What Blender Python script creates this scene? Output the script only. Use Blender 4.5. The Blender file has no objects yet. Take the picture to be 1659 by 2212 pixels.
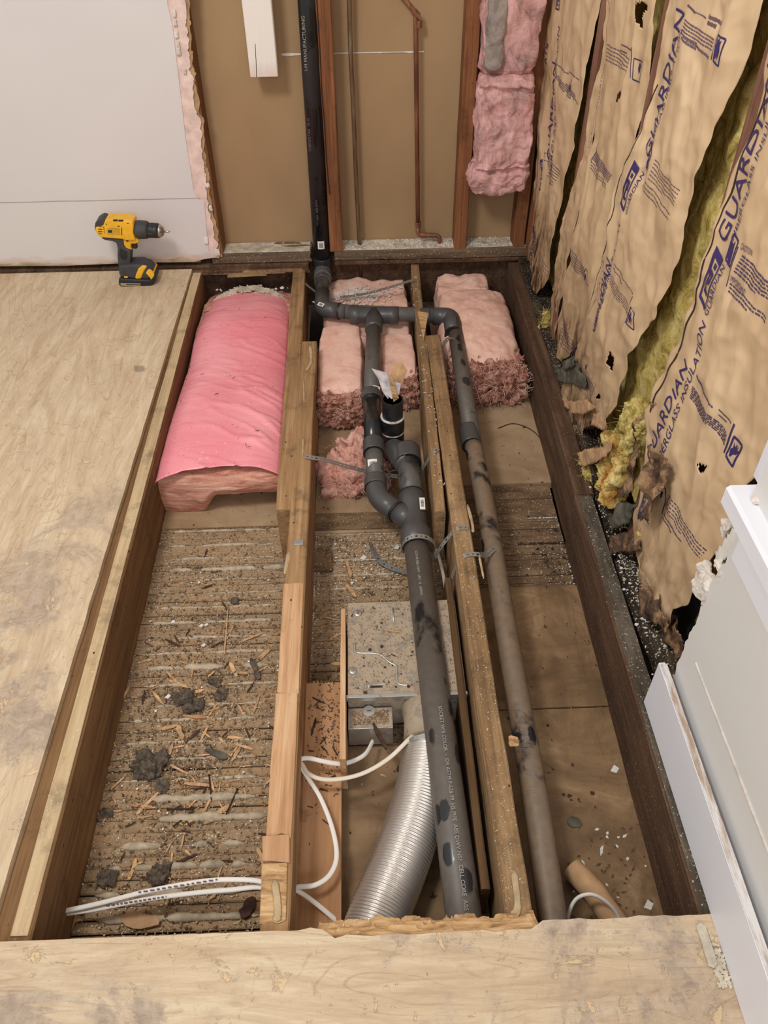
import bpy, bmesh, math, random
from math import sin, cos, pi, radians, sqrt
from mathutils import Vector, Matrix, noise
random.seed(7)
SC = bpy.context.scene
COL = SC.collection
V = Vector
# ------------------------------------------------------------------ camera
F_PX = 1715.09; PITCH = radians(43.4897); YAW = radians(1.4026); ROLL = radians(-.7482)
EYE = V((0, 0, 1.38))
_f = V((sin(YAW)*cos(PITCH), cos(YAW)*cos(PITCH), -sin(PITCH)))
_r0 = V((cos(YAW), -sin(YAW), 0)); _u0 = _r0.cross(_f)
_r = _r0*cos(ROLL) + _u0*sin(ROLL); _u = _u0*cos(ROLL) - _r0*sin(ROLL)
cd = bpy.data.cameras.new('camera'); cam = bpy.data.objects.new('camera', cd); COL.objects.link(cam)
cd.sensor_fit = 'VERTICAL'; cd.sensor_height = 32; cd.sensor_width = 24; cd.lens = F_PX/2212*32
cd.clip_start = .02
cam.matrix_world = Matrix(((_r.x, _u.x, -_f.x, EYE.x), (_r.y, _u.y, -_f.y, EYE.y), (_r.z, _u.z, -_f.z, EYE.z), (0, 0, 0, 1)))
SC.camera = cam
# ------------------------------------------------------------------ world, lamps, exposure
w = bpy.data.worlds.new('world'); SC.world = w; w.use_nodes = True
w.node_tree.nodes['Background'].inputs[0].default_value = (1, .97, .93, 1)
w.node_tree.nodes['Background'].inputs[1].default_value = .62
def area(name, loc, aim, sx, sy, power, col):
    l = bpy.data.lights.new(name, 'AREA'); l.shape = 'RECTANGLE'; l.size = sx; l.size_y = sy; l.energy = power; l.color = col
    o = bpy.data.objects.new(name, l); COL.objects.link(o); o.location = loc
    o.rotation_euler = (V(aim)-V(loc)).to_track_quat('-Z', 'Y').to_euler(); return o
area('ceiling_lamp', (-.85, .75, 2.35), (-.1, 1.9, 0), .45, .45, 31, (1, .965, .915))
area('window_light', (.3, -1.6, 1.9), (0, 1.2, .1), 1.4, 1.2, 30, (.93, .96, 1))
vs = SC.view_settings; vs.view_transform = 'Standard'; vs.look = 'None'; vs.gamma = 1; vs.use_curve_mapping = False; vs.exposure = 0
# ------------------------------------------------------------------ survey: a sighted point on a known plane of the place
def ray(x, y): return _f + _r*((x-829.5)/F_PX) - _u*((y-1106)/F_PX)
def at(x, y, X=None, Y=None, Z=None):
    d = ray(x, y)
    if X is not None: t = (X-EYE.x)/d.x
    elif Y is not None: t = (Y-EYE.y)/d.y
    else: t = (Z-EYE.z)/d.z
    return EYE + d*t
# ------------------------------------------------------------------ materials
def lin(c):
    return tuple(((v/255)/12.92 if v/255 <= .04045 else ((v/255+.055)/1.055)**2.4) for v in c) + (1,)
class Mt:
    def __init__(s, name):
        s.m = bpy.data.materials.new(name); s.m.use_nodes = True; s.nt = s.m.node_tree
        s.b = s.nt.nodes['Principled BSDF']; s.pos = s.nt.nodes.new('ShaderNodeNewGeometry').outputs['Position']
        s.geo = s.nt.nodes[-1]; s.h = None
    def n(s, t, **k):
        x = s.nt.nodes.new(t)
        for a, b in k.items(): setattr(x, a, b)
        return x
    def put(s, sock, v):
        if isinstance(v, bpy.types.NodeSocket): s.nt.links.new(v, sock)
        else: sock.default_value = v
    def mp(s, scale, loc=(0, 0, 0), rot=(0, 0, 0), src=None):
        x = s.n('ShaderNodeMapping'); s.put(x.inputs[0], src or s.pos); x.inputs['Scale'].default_value = scale
        x.inputs['Location'].default_value = loc; x.inputs['Rotation'].default_value = rot; return x.outputs[0]
    def noise(s, scale, detail=4, rough=.6, dist=0, loc=(0, 0, 0), src=None):
        x = s.n('ShaderNodeTexNoise'); x.inputs['Scale'].default_value = 1
        s.put(x.inputs['Vector'], s.mp(scale if isinstance(scale, tuple) else (scale,)*3, loc, src=src))
        x.inputs['Detail'].default_value = detail; x.inputs['Roughness'].default_value = rough; x.inputs['Distortion'].default_value = dist
        return x.outputs['Fac']
    def vor(s, scale, loc=(0, 0, 0), feat='F1'):
        x = s.n('ShaderNodeTexVoronoi', feature=feat); x.inputs['Scale'].default_value = 1
        s.put(x.inputs['Vector'], s.mp(scale if isinstance(scale, tuple) else (scale,)*3, loc)); return x.outputs['Distance']
    def step(s, v, a, b):
        x = s.n('ShaderNodeMapRange'); s.put(x.inputs[0], v); x.inputs[1].default_value = a; x.inputs[2].default_value = b
        return x.outputs[0]
    def ma(s, op, a, b=0.):
        x = s.n('ShaderNodeMath', operation=op); s.put(x.inputs[0], a); s.put(x.inputs[1], b); return x.outputs[0]
    def mix(s, f, a, b):
        x = s.n('ShaderNodeMix', data_type='RGBA')
        s.put(x.inputs[0], f); s.put(x.inputs[6], lin(a) if isinstance(a, tuple) else a); s.put(x.inputs[7], lin(b) if isinstance(b, tuple) else b)
        return x.outputs[2]
    def ramp(s, v, st):
        x = s.n('ShaderNodeValToRGB'); s.put(x.inputs[0], v); e = x.color_ramp.elements
        while len(e) < len(st): e.new(.5)
        for i, (p, c) in enumerate(st): e[i].position = p; e[i].color = lin(c)
        return x.outputs[0]
    def bump(s, h, dist=.002, strength=1):
        x = s.n('ShaderNodeBump'); x.inputs['Strength'].default_value = strength; x.inputs['Distance'].default_value = dist
        s.put(x.inputs['Height'], h)
        if s.h: s.put(x.inputs['Normal'], s.h)
        s.h = x.outputs[0]; return s
    def out(s, col, rough=.8, metal=0, spec=.3, **k):
        s.put(s.b.inputs['Base Color'], lin(col) if isinstance(col, tuple) else col); s.put(s.b.inputs['Roughness'], rough)
        s.put(s.b.inputs['Metallic'], metal); s.b.inputs['Specular IOR Level'].default_value = spec
        if s.h: s.nt.links.new(s.h, s.b.inputs['Normal'])
        for a, b in k.items(): s.b.inputs[a.replace('_', ' ')].default_value = b
        return s.m
def plain(name, c, rough=.6, metal=0, spec=.4, var=.1, sc=30):
    m = Mt(name); n = m.noise(sc)
    d = tuple(max(0, v*(1-var)) for v in c); l = tuple(min(255, v*(1+var*.6)) for v in c)
    return m.out(m.ramp(n, [(.3, d), (.7, l)]), rough, metal, spec)
def wood(name, axis, cols, dirt=(70, 55, 42), dirtamt=.5, nails=True, rough=.85, speck=None, gs=1.):
    m = Mt(name); a = 'XYZ'.index(axis); sc = [90*gs]*3; sc[a] = 3; sc2 = [14*gs]*3; sc2[a] = 1.6
    g = m.noise(tuple(sc), 5, .7, .3); g2 = m.noise(tuple(sc2), 4, .6, .6)
    c = m.ramp(m.ma('ADD', m.ma('MULTIPLY', g, .5), m.ma('MULTIPLY', g2, .5)), [(.32, cols[0]), (.5, cols[1]), (.68, cols[2])])
    d = m.step(m.noise((9, 9, 9), 6, .7), .62-dirtamt*.18, .78-dirtamt*.1)
    c = m.mix(m.ma('MULTIPLY', d, .75), c, dirt)
    if nails:
        c = m.mix(m.ma('SUBTRACT', 1., m.step(m.vor((38, 22, 38)), .05, .09)), c, (35, 26, 20))
    if speck:
        c = m.mix(m.step(m.noise(170, 3, .7, loc=(3, 1, 2)), .64, .68), c, speck)
    m.bump(g, .0016, .9)
    return m.out(c, rough)
MAT = {}
MAT['joist'] = wood('joist_wood', 'Y', [(112, 82, 54), (160, 124, 86), (192, 158, 118)], dirtamt=.45)
MAT['joist_deep'] = wood('deep_brown_joist_wood', 'Y', [(80, 56, 36), (122, 90, 58), (152, 118, 80)], dirtamt=.35)
MAT['joist_top'] = wood('pale_joist_top', 'Y', [(154, 128, 96), (194, 168, 130), (212, 190, 154)], dirt=(110, 92, 72), dirtamt=.5, speck=(210, 200, 180))
MAT['joist_pale'] = wood('split_pale_wood', 'Y', [(142, 98, 66), (198, 154, 114), (224, 192, 156)], dirtamt=0, gs=1.2)
MAT['joist_dirty'] = wood('dirty_joist_wood', 'Y', [(95, 72, 50), (150, 118, 82), (182, 152, 116)], dirtamt=.7, speck=(205, 190, 170))
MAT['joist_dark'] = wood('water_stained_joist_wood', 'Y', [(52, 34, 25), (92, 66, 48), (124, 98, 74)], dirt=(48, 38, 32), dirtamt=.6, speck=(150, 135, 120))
MAT['block'] = wood('rough_block_wood', 'Y', [(66, 46, 28), (98, 72, 46), (124, 94, 62)], dirtamt=.3)
MAT['stud'] = wood('stud_wood', 'Z', [(84, 52, 32), (136, 88, 56), (166, 116, 80)], dirt=(66, 42, 30), dirtamt=.5)
MAT['stud_old'] = wood('old_stud_wood', 'Z', [(84, 56, 34), (128, 90, 58), (155, 118, 82)], dirt=(60, 42, 28), dirtamt=.5)
MAT['stud_red'] = wood('red_stud_wood', 'Z', [(92, 62, 50), (128, 88, 70), (152, 112, 92)], dirt=(84, 58, 44), dirtamt=.3, nails=False)
MAT['plate'] = wood('plate_wood', 'X', [(78, 64, 52), (116, 96, 76), (150, 128, 102)], dirt=(66, 54, 44), dirtamt=.5, speck=(220, 210, 196))
MAT['lathing'] = None
MAT['newwood'] = wood('fresh_pine', 'Y', [(150, 108, 74), (182, 138, 100), (202, 160, 122)], dirtamt=0, nails=False, gs=.6)
MAT['chipwood'] = plain('chip_wood', (198, 158, 114), .8, var=.25, sc=60)
MAT['sawdust'] = plain('sawdust_pile', (188, 160, 126), .9, var=.2, sc=60)
MAT['crumb'] = plain('brown_crumb', (100, 78, 60), .95, var=.35, sc=60)
MAT['chipdark'] = plain('dark_chip_wood', (70, 50, 38), .9, var=.3, sc=60)
MAT['plaster'] = plain('plaster', (226, 220, 212), .9, var=.08)
MAT['key'] = plain('plaster_key', (184, 168, 144), .95, var=.2, sc=45)
MAT['lint'] = plain('lint', (98, 86, 74), 1, var=.4, sc=90)
MAT['nail'] = plain('rusty_nail', (58, 44, 36), .7, .3)
def plywood(name, axis, seed):
    m = Mt(name); a = 'XYZ'.index(axis); s1 = [15.]*3; s1[a] = 2.4; s2 = [120.]*3; s2[a] = 7; s3 = [40.]*3; s3[a] = 5
    g = m.noise(tuple(s1), 8, .72, 2.2, (seed, 0, 0)); f = m.noise(tuple(s2), 5, .75, .4); h = m.noise(tuple(s3), 6, .7, 1.2, (0, seed, 2))
    c = m.ramp(g, [(.3, (188, 162, 132)), (.48, (206, 182, 151)), (.62, (218, 198, 168))])
    c = m.mix(m.ma('MULTIPLY', m.step(f, .50, .72), .28), c, (160, 130, 100))
    s4 = [3.6]*3; s4[a] = .8; cn = m.noise(tuple(s4), 3, .5, .6, (seed, 1, 8)); ln = m.ma('ABSOLUTE', m.ma('SINE', m.ma('MULTIPLY', cn, 120.)))
    c = m.mix(m.ma('MULTIPLY', m.ma('SUBTRACT', 1., m.step(ln, .0, .30)), m.ma('MULTIPLY', m.step(h, .40, .6), .5)), c, (156, 124, 94))
    c = m.mix(m.ma('MULTIPLY', m.step(h, .58, .66), .35), c, (178, 150, 120))
    big = m.noise((2.6, 2.6, 2.6), 9, .7, .9, (seed, 3, 0)); d = m.ma('ADD', m.ma('MULTIPLY', m.step(big, .47, .56), .55), m.ma('MULTIPLY', m.step(m.ma('ADD', big, m.ma('MULTIPLY', m.ma('SUBTRACT', g, .5), .35)), .535, .552), .45))
    sy = m.n('ShaderNodeSeparateXYZ'); m.put(sy.inputs[0], m.pos)
    pos_ = m.ma('ADD', sy.outputs[1], m.ma('MULTIPLY', m.noise((1.5, 1.5, 1.5), 2, .5, loc=(seed, 0, 0)), 1.2))
    if axis == 'Y': d = m.ma('MULTIPLY', d, m.ma('ADD', .12, m.ma('MULTIPLY', m.step(pos_, 2.35, 1.75), .88)))
    gr = m.ramp(m.noise((30, 30, 30), 6, .75, .6, (2, 2, 2)), [(.35, (130, 114, 106)), (.5, (162, 144, 130)), (.65, (188, 170, 152))])
    c = m.mix(m.ma('MULTIPLY', d, .72), c, gr)
    kd = m.noise((20, 20, 20), 3, .6); mmv = m.mp((4.2, 4.2, .01), (seed, .3, 0))
    vv = m.n('ShaderNodeTexVoronoi'); vv.inputs['Scale'].default_value = 1; ad = m.n('ShaderNodeVectorMath', operation='ADD')
    cb = m.n('ShaderNodeCombineXYZ'); m.put(cb.inputs[0], m.ma('MULTIPLY', kd, .14)); m.put(cb.inputs[1], m.ma('MULTIPLY', m.noise((22, 22, 22), 3, .6, loc=(4, 4, 4)), .14))
    m.put(ad.inputs[0], mmv); m.put(ad.inputs[1], cb.outputs[0]); m.put(vv.inputs['Vector'], ad.outputs[0])
    k = m.ma('SUBTRACT', 1., m.step(vv.outputs['Distance'], .07, .10)); c = m.mix(m.ma('MULTIPLY', k, .6), c, (124, 106, 94))
    c = m.mix(m.ma('MULTIPLY', m.step(m.noise((75, 75, 75), 6, .85, loc=(seed, 5, 1)), .63, .67), .75), c, (112, 90, 74))
    sc_ = m.noise(tuple([9. if q != a else 60. for q in range(3)]), 6, .8, 2.5, (seed+9, 0, 1)); c = m.mix(m.ma('MULTIPLY', m.step(sc_, .64, .67), .6), c, (146, 116, 92))
    d2 = m.step(m.noise((16, 16, 16), 8, .7, 1.2, (seed+4, 3, 0)), .60, .625)
    c = m.mix(m.ma('MULTIPLY', d2, .75), c, (220, 190, 150))
    m.bump(g, .004, .5).bump(m.ma('MULTIPLY', d2, -1.), .0012, .7).bump(f, .001, .7).bump(big, .004, .4)
    return m.out(c, .75, 0, .25)
MAT['ply_y'] = plywood('plywood_left', 'Y', 1.3)
MAT['ply_x'] = plywood('plywood_near', 'X', 6.1)
def f_torn():
    m = Mt('torn_plywood_edge'); n = m.noise((14, 60, 60), 5, .7, .5)
    return m.bump(n, .003).out(m.ramp(n, [(.3, (112, 80, 52)), (.5, (192, 152, 106)), (.7, (222, 190, 146))]), .85)
MAT['torn'] = f_torn()
def f_dirt(name, cols, sp=(215, 205, 190), sc=(10, 30, 30), amt=.60):
    m = Mt(name); n = m.noise(sc, 7, .7); f = m.noise(160, 4, .75)
    c = m.ramp(n, [(.3, cols[0]), (.5, cols[1]), (.7, cols[2])])
    c = m.mix(m.ma('MULTIPLY', m.step(f, .58, .68), .45), c, (84, 64, 48))
    c = m.mix(m.step(m.noise(210, 2, .6, loc=(4, 4, 4)), amt+.04, amt+.08), c, sp)
    return m.bump(f, .003, .9).out(c, .95, 0, .1)
MAT['lath'] = f_dirt('dirty_lath', [(132, 110, 88), (166, 140, 110), (182, 146, 108)])
MAT['lath_dark'] = f_dirt('dirty_lath_dark', [(84, 66, 50), (122, 98, 74), (150, 124, 96)])
MAT['grit'] = f_dirt('grit', [(98, 78, 60), (146, 117, 88), (174, 142, 106)])
def f_panel(name, cols, stain, amt, gl=.5):
    m = Mt(name); n = m.noise((5, 7, 5), 7, .65, .5); c = m.ramp(n, [(.3, cols[0]), (.55, cols[1]), (.7, cols[2])])
    c = m.mix(m.step(m.noise((55, 40, 40), 3, .6, loc=(2, 0, 0)), .66, .70), c, stain)
    c = m.mix(m.ma('MULTIPLY', m.step(m.noise((14, 4, 10), 6, .7, .6, loc=(7, 1, 0)), .6-amt*.2, .7), .8), c, cols[0])
    return m.bump(m.noise(120, 4), .001).out(c, gl, 0, .3)
MAT['panel_tan'] = f_panel('tan_panel', [(140, 114, 86), (172, 144, 112), (186, 158, 126)], (72, 56, 42), 0, .8)
MAT['panel_wet'] = f_panel('stained_panel', [(96, 74, 52), (148, 118, 86), (186, 158, 122)], (66, 50, 36), .7, .5)
MAT['panel_dim'] = f_panel('shaded_dirty_panel', [(104, 82, 60), (142, 115, 86), (160, 132, 102)], (66, 50, 38), .2, .85)  # dirty panel browns, darkened further to paint in the deep bay's dimness
def f_paper():
    m = Mt('brown_wallboard_paper'); n = m.noise((3, 3, 2), 5, .5)
    c = m.ramp(n, [(.3, (160, 130, 97)), (.7, (178, 148, 111))])
    c = m.mix(m.ma('MULTIPLY', m.noise((400, 400, 8), 2), .12), c, (120, 92, 62)); return m.out(c, .8, 0, .2)
MAT['paper'] = f_paper()
def f_dry(name, c, lo=None):
    m = Mt(name); n = m.noise((2, 2, 3), 5, .5)
    k = m.ramp(n, [(.3, tuple(v*.975 for v in c)), (.7, c)])
    if lo:
        z = m.n('ShaderNodeSeparateXYZ'); m.put(z.inputs[0], m.pos)
        q = m.ma('ADD', z.outputs[2], m.ma('MULTIPLY', m.noise((7, 7, 30), 5, .7), .08))
        k = m.mix(m.step(q, .105, .078), k, (206, 178, 160)); k = m.mix(m.step(q, .082, .066), k, (148, 138, 98))
    return m.bump(m.noise(60, 4), .0006, .5).out(k, .75, 0, .25)
MAT['drywall'] = f_dry('painted_drywall', (222, 216, 214), True)
MAT['drywall_r'] = f_dry('grey_white_drywall', (222, 220, 217))
MAT['pinkpaper'] = plain('torn_pink_plaster_edge', (232, 206, 196), .9, var=.12, sc=25)
MAT['tanpaper'] = plain('torn_tan_paper', (182, 150, 112), .9, var=.2, sc=25)
MAT['gypsum'] = plain('broken_gypsum', (222, 212, 202), .95, var=.12, sc=40)
MAT['white'] = Mt('white_paint').out((232, 233, 240), .35, 0, .45)
def f_wb():
    m = Mt('worn_white_paint'); n = m.noise((60, 60, 6), 5, .7)
    z = m.n('ShaderNodeSeparateXYZ'); m.put(z.inputs[0], m.pos)
    e = m.step(m.ma('ADD', z.outputs[2], m.ma('MULTIPLY', n, .08)), .735, .665)
    return m.out(m.mix(m.ma('MULTIPLY', e, .5), (238, 230, 222), (190, 140, 112)), .6)
MAT['whiteboard'] = f_wb()
def f_cutedge():
    m = Mt('dusty_white_edge'); n = m.noise((60, 8, 60), 6, .7)
    return m.out(m.mix(m.step(n, .45, .62), (226, 222, 220), (176, 152, 132)), .8)
MAT['cutedge'] = f_cutedge()
def f_kraft():
    m = Mt('kraft_paper'); n = m.noise(3, 5, .55); c = m.ramp(n, [(.3, (200, 169, 132)), (.7, (217, 188, 151))])
    z = m.n('ShaderNodeSeparateXYZ'); m.put(z.inputs[0], m.pos)
    q = m.ma('ADD', m.ma('ADD', z.outputs[2], m.ma('MULTIPLY', m.noise(5, 5, .6), -.55)), m.ma('MULTIPLY', z.outputs[1], -.07))
    st = m.noise((30, 30, 9), 7, .75)
    c = m.mix(m.ma('MULTIPLY', m.step(q, -.02, -.30), m.step(st, .3, .6)), c, (128, 94, 62))
    c = m.mix(m.ma('MULTIPLY', m.step(q, -.16, -.30), m.step(st, .5, .6)), c, (60, 44, 34))
    dv = m.n('ShaderNodeTexVoronoi', feature='SMOOTH_F1'); dv.inputs['Scale'].default_value = 1; dv.inputs['Smoothness'].default_value = .25
    nn = m.n('ShaderNodeTexNoise'); nn.inputs['Scale'].default_value = 4; nn.inputs['Detail'].default_value = 2; m.put(nn.inputs['Vector'], m.pos)
    va = m.n('ShaderNodeVectorMath', operation='MULTIPLY_ADD'); m.put(va.inputs[0], nn.outputs['Color']); va.inputs[1].default_value = (1.6, 1.6, 1.6); m.put(va.inputs[2], m.mp((9, 9, 5))); m.put(dv.inputs['Vector'], va.outputs[0])
    m.bump(m.noise((6, 6, 3.5), 3, .5, 1.2), .012, .5).bump(dv.outputs['Distance'], .034, .6).bump(m.noise((40, 40, 26), 2, .4, 1.6), .0012, .4)
    return m.out(c, .48, 0, .4)
MAT['kraft'] = f_kraft()
def f_krot():
    m = Mt('rotten_kraft_paper'); n = m.noise((18, 18, 18), 7, .75, .6)
    return m.bump(n, .006).out(m.ramp(n, [(.36, (42, 32, 30)), (.5, (104, 80, 62)), (.62, (172, 136, 100))]), .8)
MAT['krot'] = f_krot()
MAT['felt'] = plain('grey_mouldy_felt', (92, 88, 76), .9, var=.35, sc=30)
MAT['ink'] = Mt('navy_ink').out((64, 52, 104), .7, 0, .2)
MAT['ink_soft'] = Mt('faded_ink').out((112, 90, 104), .8, 0, .2)
def f_wool(name, cols, sc=26, bump=.012, sss=.0):
    m = Mt(name); n = m.noise(sc, 7, .72, .8); f = m.noise((160, 160, 160), 3, .8, 1.5)
    c = m.ramp(n, [(.34, cols[0]), (.5, cols[1]), (.66, cols[2])])
    return m.bump(n, bump, .7).bump(f, .002, .8).out(c, 1, 0, .05)
MAT['yellow'] = f_wool('yellow_glass_wool', [(128, 108, 52), (206, 184, 108), (240, 226, 164)], 22)
MAT['rust'] = f_wool('rust_stained_glass_wool', [(168, 104, 50), (220, 188, 112), (240, 222, 158)], 12)
MAT['pinkwool'] = f_wool('pink_glass_wool', [(226, 172, 154), (244, 198, 180), (250, 212, 194)], 12, .004)
MAT['pinkdirty'] = f_wool('dirty_pink_glass_wool', [(150, 128, 122), (224, 172, 168), (244, 200, 196)], 12, .014)
MAT['pinkcut'] = f_wool('cut_pink_glass_wool', [(176, 112, 96), (222, 160, 138), (242, 200, 176)], (8, 30, 60), .008)
MAT['pinkrag'] = f_wool('ragged_pink_glass_wool', [(112, 66, 54), (192, 134, 116), (238, 200, 182)], 44, .016)
MAT['pinktuft'] = f_wool('torn_pink_wool', [(172, 112, 98), (228, 170, 152), (246, 206, 190)], 26, .012)
def f_film():
    m = Mt('pink_plastic_film'); n = m.noise((4, 3, 4), 4, .5)
    c = m.ramp(n, [(.35, (238, 138, 150)), (.65, (248, 164, 172))])
    c = m.mix(m.ma('MULTIPLY', m.step(m.noise((130, 90, 90), 3, .7), .66, .7), .8), c, (140, 96, 84))
    c = m.mix(m.step(m.noise((150, 110, 110), 2, .5, loc=(4, 2, 1)), .70, .73), c, (235, 215, 190))
    mm = m.mp((5, 26, 10), rot=(0, 0, radians(30))); x = m.n('ShaderNodeTexNoise'); m.put(x.inputs['Vector'], mm)
    x.inputs['Scale'].default_value = 1; x.inputs['Detail'].default_value = 3; x.inputs['Distortion'].default_value = .8
    m.bump(x.outputs['Fac'], .006, .6); return m.out(c, .34, 0, .45)
MAT['film'] = f_film()
def f_abs(name, base, dust, amt, spots=True):
    m = Mt(name); n = m.noise((7, 5, 7), 6, .6, .3); d = m.step(n, amt-.03, amt+.03)
    c = m.mix(d, m.ramp(m.noise(60, 4), [(.3, dust), (.7, tuple(v*.88 for v in dust))]), base)
    if spots:
        v = m.step(m.ma('ADD', m.vor((20, 11, 20)), m.ma('MULTIPLY', m.noise((40, 30, 40), 4, .7), .34)), .40, .45); k = m.ma('MULTIPLY', m.ma('SUBTRACT', 1., v), m.step(m.noise((5, 4, 5), 2, loc=(3, 3, 3)), .5, .56))
        c = m.mix(k, c, base); d = m.ma('MAXIMUM', d, k)
    r = m.ma('SUBTRACT', .5, m.ma('MULTIPLY', d, .26)); return m.out(c, r, 0, .5)
MAT['abs_dusty'] = f_abs('dusty_drain_plastic', (42, 42, 44), (104, 96, 88), .62)
MAT['abs_grey'] = f_abs('dusty_grey_drain_plastic', (62, 60, 60), (98, 94, 90), .6, False)
MAT['abs_brown'] = f_abs('brown_dusted_drain_plastic', (36, 36, 40), (132, 112, 92), .58)
MAT['abs_black'] = f_abs('black_drain_plastic', (26, 26, 28), (44, 42, 44), .5, False)
MAT['coupling'] = Mt('fitting_plastic').out((74, 72, 72), .38, 0, .5)
MAT['ring'] = Mt('dark_cement_joint').out((28, 27, 27), .4, 0, .5)
MAT['print_white'] = Mt('white_print').out((158, 155, 150), .6)
MAT['print_dim'] = Mt('dim_print').out((124, 116, 108), .7)
MAT['sticker'] = Mt('paper_sticker').out((228, 224, 216), .6)
MAT['barcode'] = Mt('barcode_ink').out((60, 58, 58), .6)
def f_cu(name, a, b, c, met):
    m = Mt(name); n = m.noise((60, 60, 9), 6, .65); return m.bump(n, .0006).out(m.ramp(n, [(.35, a), (.55, b), (.7, c)]), .5, met, .5)
MAT['copper'] = f_cu('old_copper', (104, 70, 52), (150, 100, 74), (168, 128, 100), .45)
MAT['copper_green'] = f_cu('verdigris_copper', (92, 72, 54), (124, 96, 72), (132, 142, 118), .3)
def f_steel(name, c, rough, dust, amt):
    m = Mt(name); d = m.step(m.noise((30, 30, 30), 7, .75), amt, amt+.1); x = m.mix(d, c, dust)
    return m.bump(m.ma('MULTIPLY', d, 1.), .001).out(x, m.ma('ADD', rough, m.ma('MULTIPLY', d, .4)), m.ma('SUBTRACT', .75, m.ma('MULTIPLY', d, .75)), .5)
MAT['steel'] = f_steel('galvanised_steel', (190, 188, 182), .38, (150, 122, 92), .56)
MAT['steel_dusty'] = f_steel('dusty_galvanised_steel', (180, 172, 160), .5, (168, 150, 128), .38)
MAT['strap'] = f_steel('strap_steel', (176, 176, 174), .42, (150, 142, 130), .68)
MAT['duct'] = f_steel('aluminium_foil', (214, 206, 198), .34, (180, 160, 140), .72)
MAT['cable'] = Mt('white_cable_jacket').out((226, 214, 198), .5, 0, .4)
MAT['cable_bright'] = Mt('clean_white_cable_jacket').out((236, 230, 222), .45, 0, .4)
MAT['yellowplastic'] = plain('yellow_tool_plastic', (240, 182, 44), .42, var=.06)
MAT['greyrubber'] = plain('dark_grey_tool_rubber', (66, 66, 68), .6, var=.14)
MAT['blackplastic'] = plain('black_tool_plastic', (40, 40, 42), .45, var=.15)
MAT['chuckmetal'] = plain('chuck_steel', (178, 172, 160), .3, .9, var=.1)
MAT['brass'] = plain('brassy_steel', (200, 160, 90), .3, .9)
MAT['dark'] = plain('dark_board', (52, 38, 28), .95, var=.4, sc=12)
MAT['tar'] = plain('black_tar_paper', (36, 36, 34), .8, var=.35, sc=60)
MAT['cardboard'] = plain('tan_cardboard', (188, 150, 112), .85, var=.14, sc=20)
MAT['stuff_paper'] = plain('crumpled_wrapper', (206, 198, 200), .7, var=.2, sc=40)
# ------------------------------------------------------------------ mesh helpers
class MB:
    def __init__(s): s.v = []; s.f = []; s.k = []
    def mark(s, name): s.k.append((name, len(s.v), len(s.f)))
    def add(s, vs_, fs_):
        o = len(s.v); s.v += [tuple(p) for p in vs_]; s.f += [tuple(i+o for i in q) for q in fs_]; return s
    def join(s, o): return s.add(o.v, o.f)
def meta(o, label=None, cat=None, group=None, kind=None):
    if label: o['label'] = label
    if cat: o['category'] = cat
    if group: o['group'] = group
    if kind: o['kind'] = kind
    return o
def wloc(o):
    p = V(o.location)
    while o.parent: o = o.parent; p += o.location
    return p
def obj(name, mb, mat, parent=None, label=None, cat=None, group=None, kind=None, smooth=False, bev=0, sol=0, seg=2, sub=0):
    vs_ = [V(p) for p in mb.v]
    xs = [p.x for p in vs_]; ys = [p.y for p in vs_]; zs = [p.z for p in vs_]
    base = V(((min(xs)+max(xs))/2, (min(ys)+max(ys))/2, min(zs)))
    me = bpy.data.meshes.new(name); me.from_pydata([tuple(p-base) for p in vs_], [], mb.f); me.validate(); me.update()
    if isinstance(mat, str): mat = MAT[mat]
    me.materials.append(mat)
    b = bmesh.new(); b.from_mesh(me); bmesh.ops.recalc_face_normals(b, faces=b.faces[:]) if not sol else None; b.to_mesh(me); b.free()
    if smooth: me.polygons.foreach_set('use_smooth', [True]*len(me.polygons))
    o = bpy.data.objects.new(name, me); COL.objects.link(o)
    if parent: o.parent = parent; o.location = base-wloc(parent)
    else: o.location = base
    if sol:
        m = o.modifiers.new('thickness', 'SOLIDIFY'); m.thickness = sol; m.offset = 0
    if bev:
        m = o.modifiers.new('bevel', 'BEVEL'); m.width = bev; m.segments = seg; m.limit_method = 'ANGLE'; m.angle_limit = radians(40)
    if sub:
        m = o.modifiers.new('smooth', 'SUBSURF'); m.levels = sub; m.render_levels = sub
    return meta(o, label, cat, group, kind)
def empty(name, loc, label, cat, group=None):
    o = bpy.data.objects.new(name, None); COL.objects.link(o); o.location = loc; o.empty_display_size = .02
    return meta(o, label, cat, group)
def dup(root, loc, rot=None, label=None, scale=None):
    r = root.copy(); COL.objects.link(r); r.location = loc
    if rot: r.rotation_euler = rot
    if scale: r.scale = scale
    if label: r['label'] = label
    for ch in list(root.children):
        c = ch.copy(); COL.objects.link(c); c.parent = r
    return r
def box(x0, x1, y0, y1, z0, z1):
    m = MB(); return m.add([(x, y, z) for x in (x0, x1) for y in (y0, y1) for z in (z0, z1)],
        [(0, 1, 3, 2), (4, 6, 7, 5), (0, 4, 5, 1), (2, 3, 7, 6), (0, 2, 6, 4), (1, 5, 7, 3)])
def nz(p, s=1., seed=0.): return noise.noise(V(p)*s+V((seed, seed*1.7, -seed)))
def fbm(p, s=1., seed=0., o=4): return noise.fractal(V(p)*s+V((seed, seed*1.3, seed*.7)), .9, 2.1, o)
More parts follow.
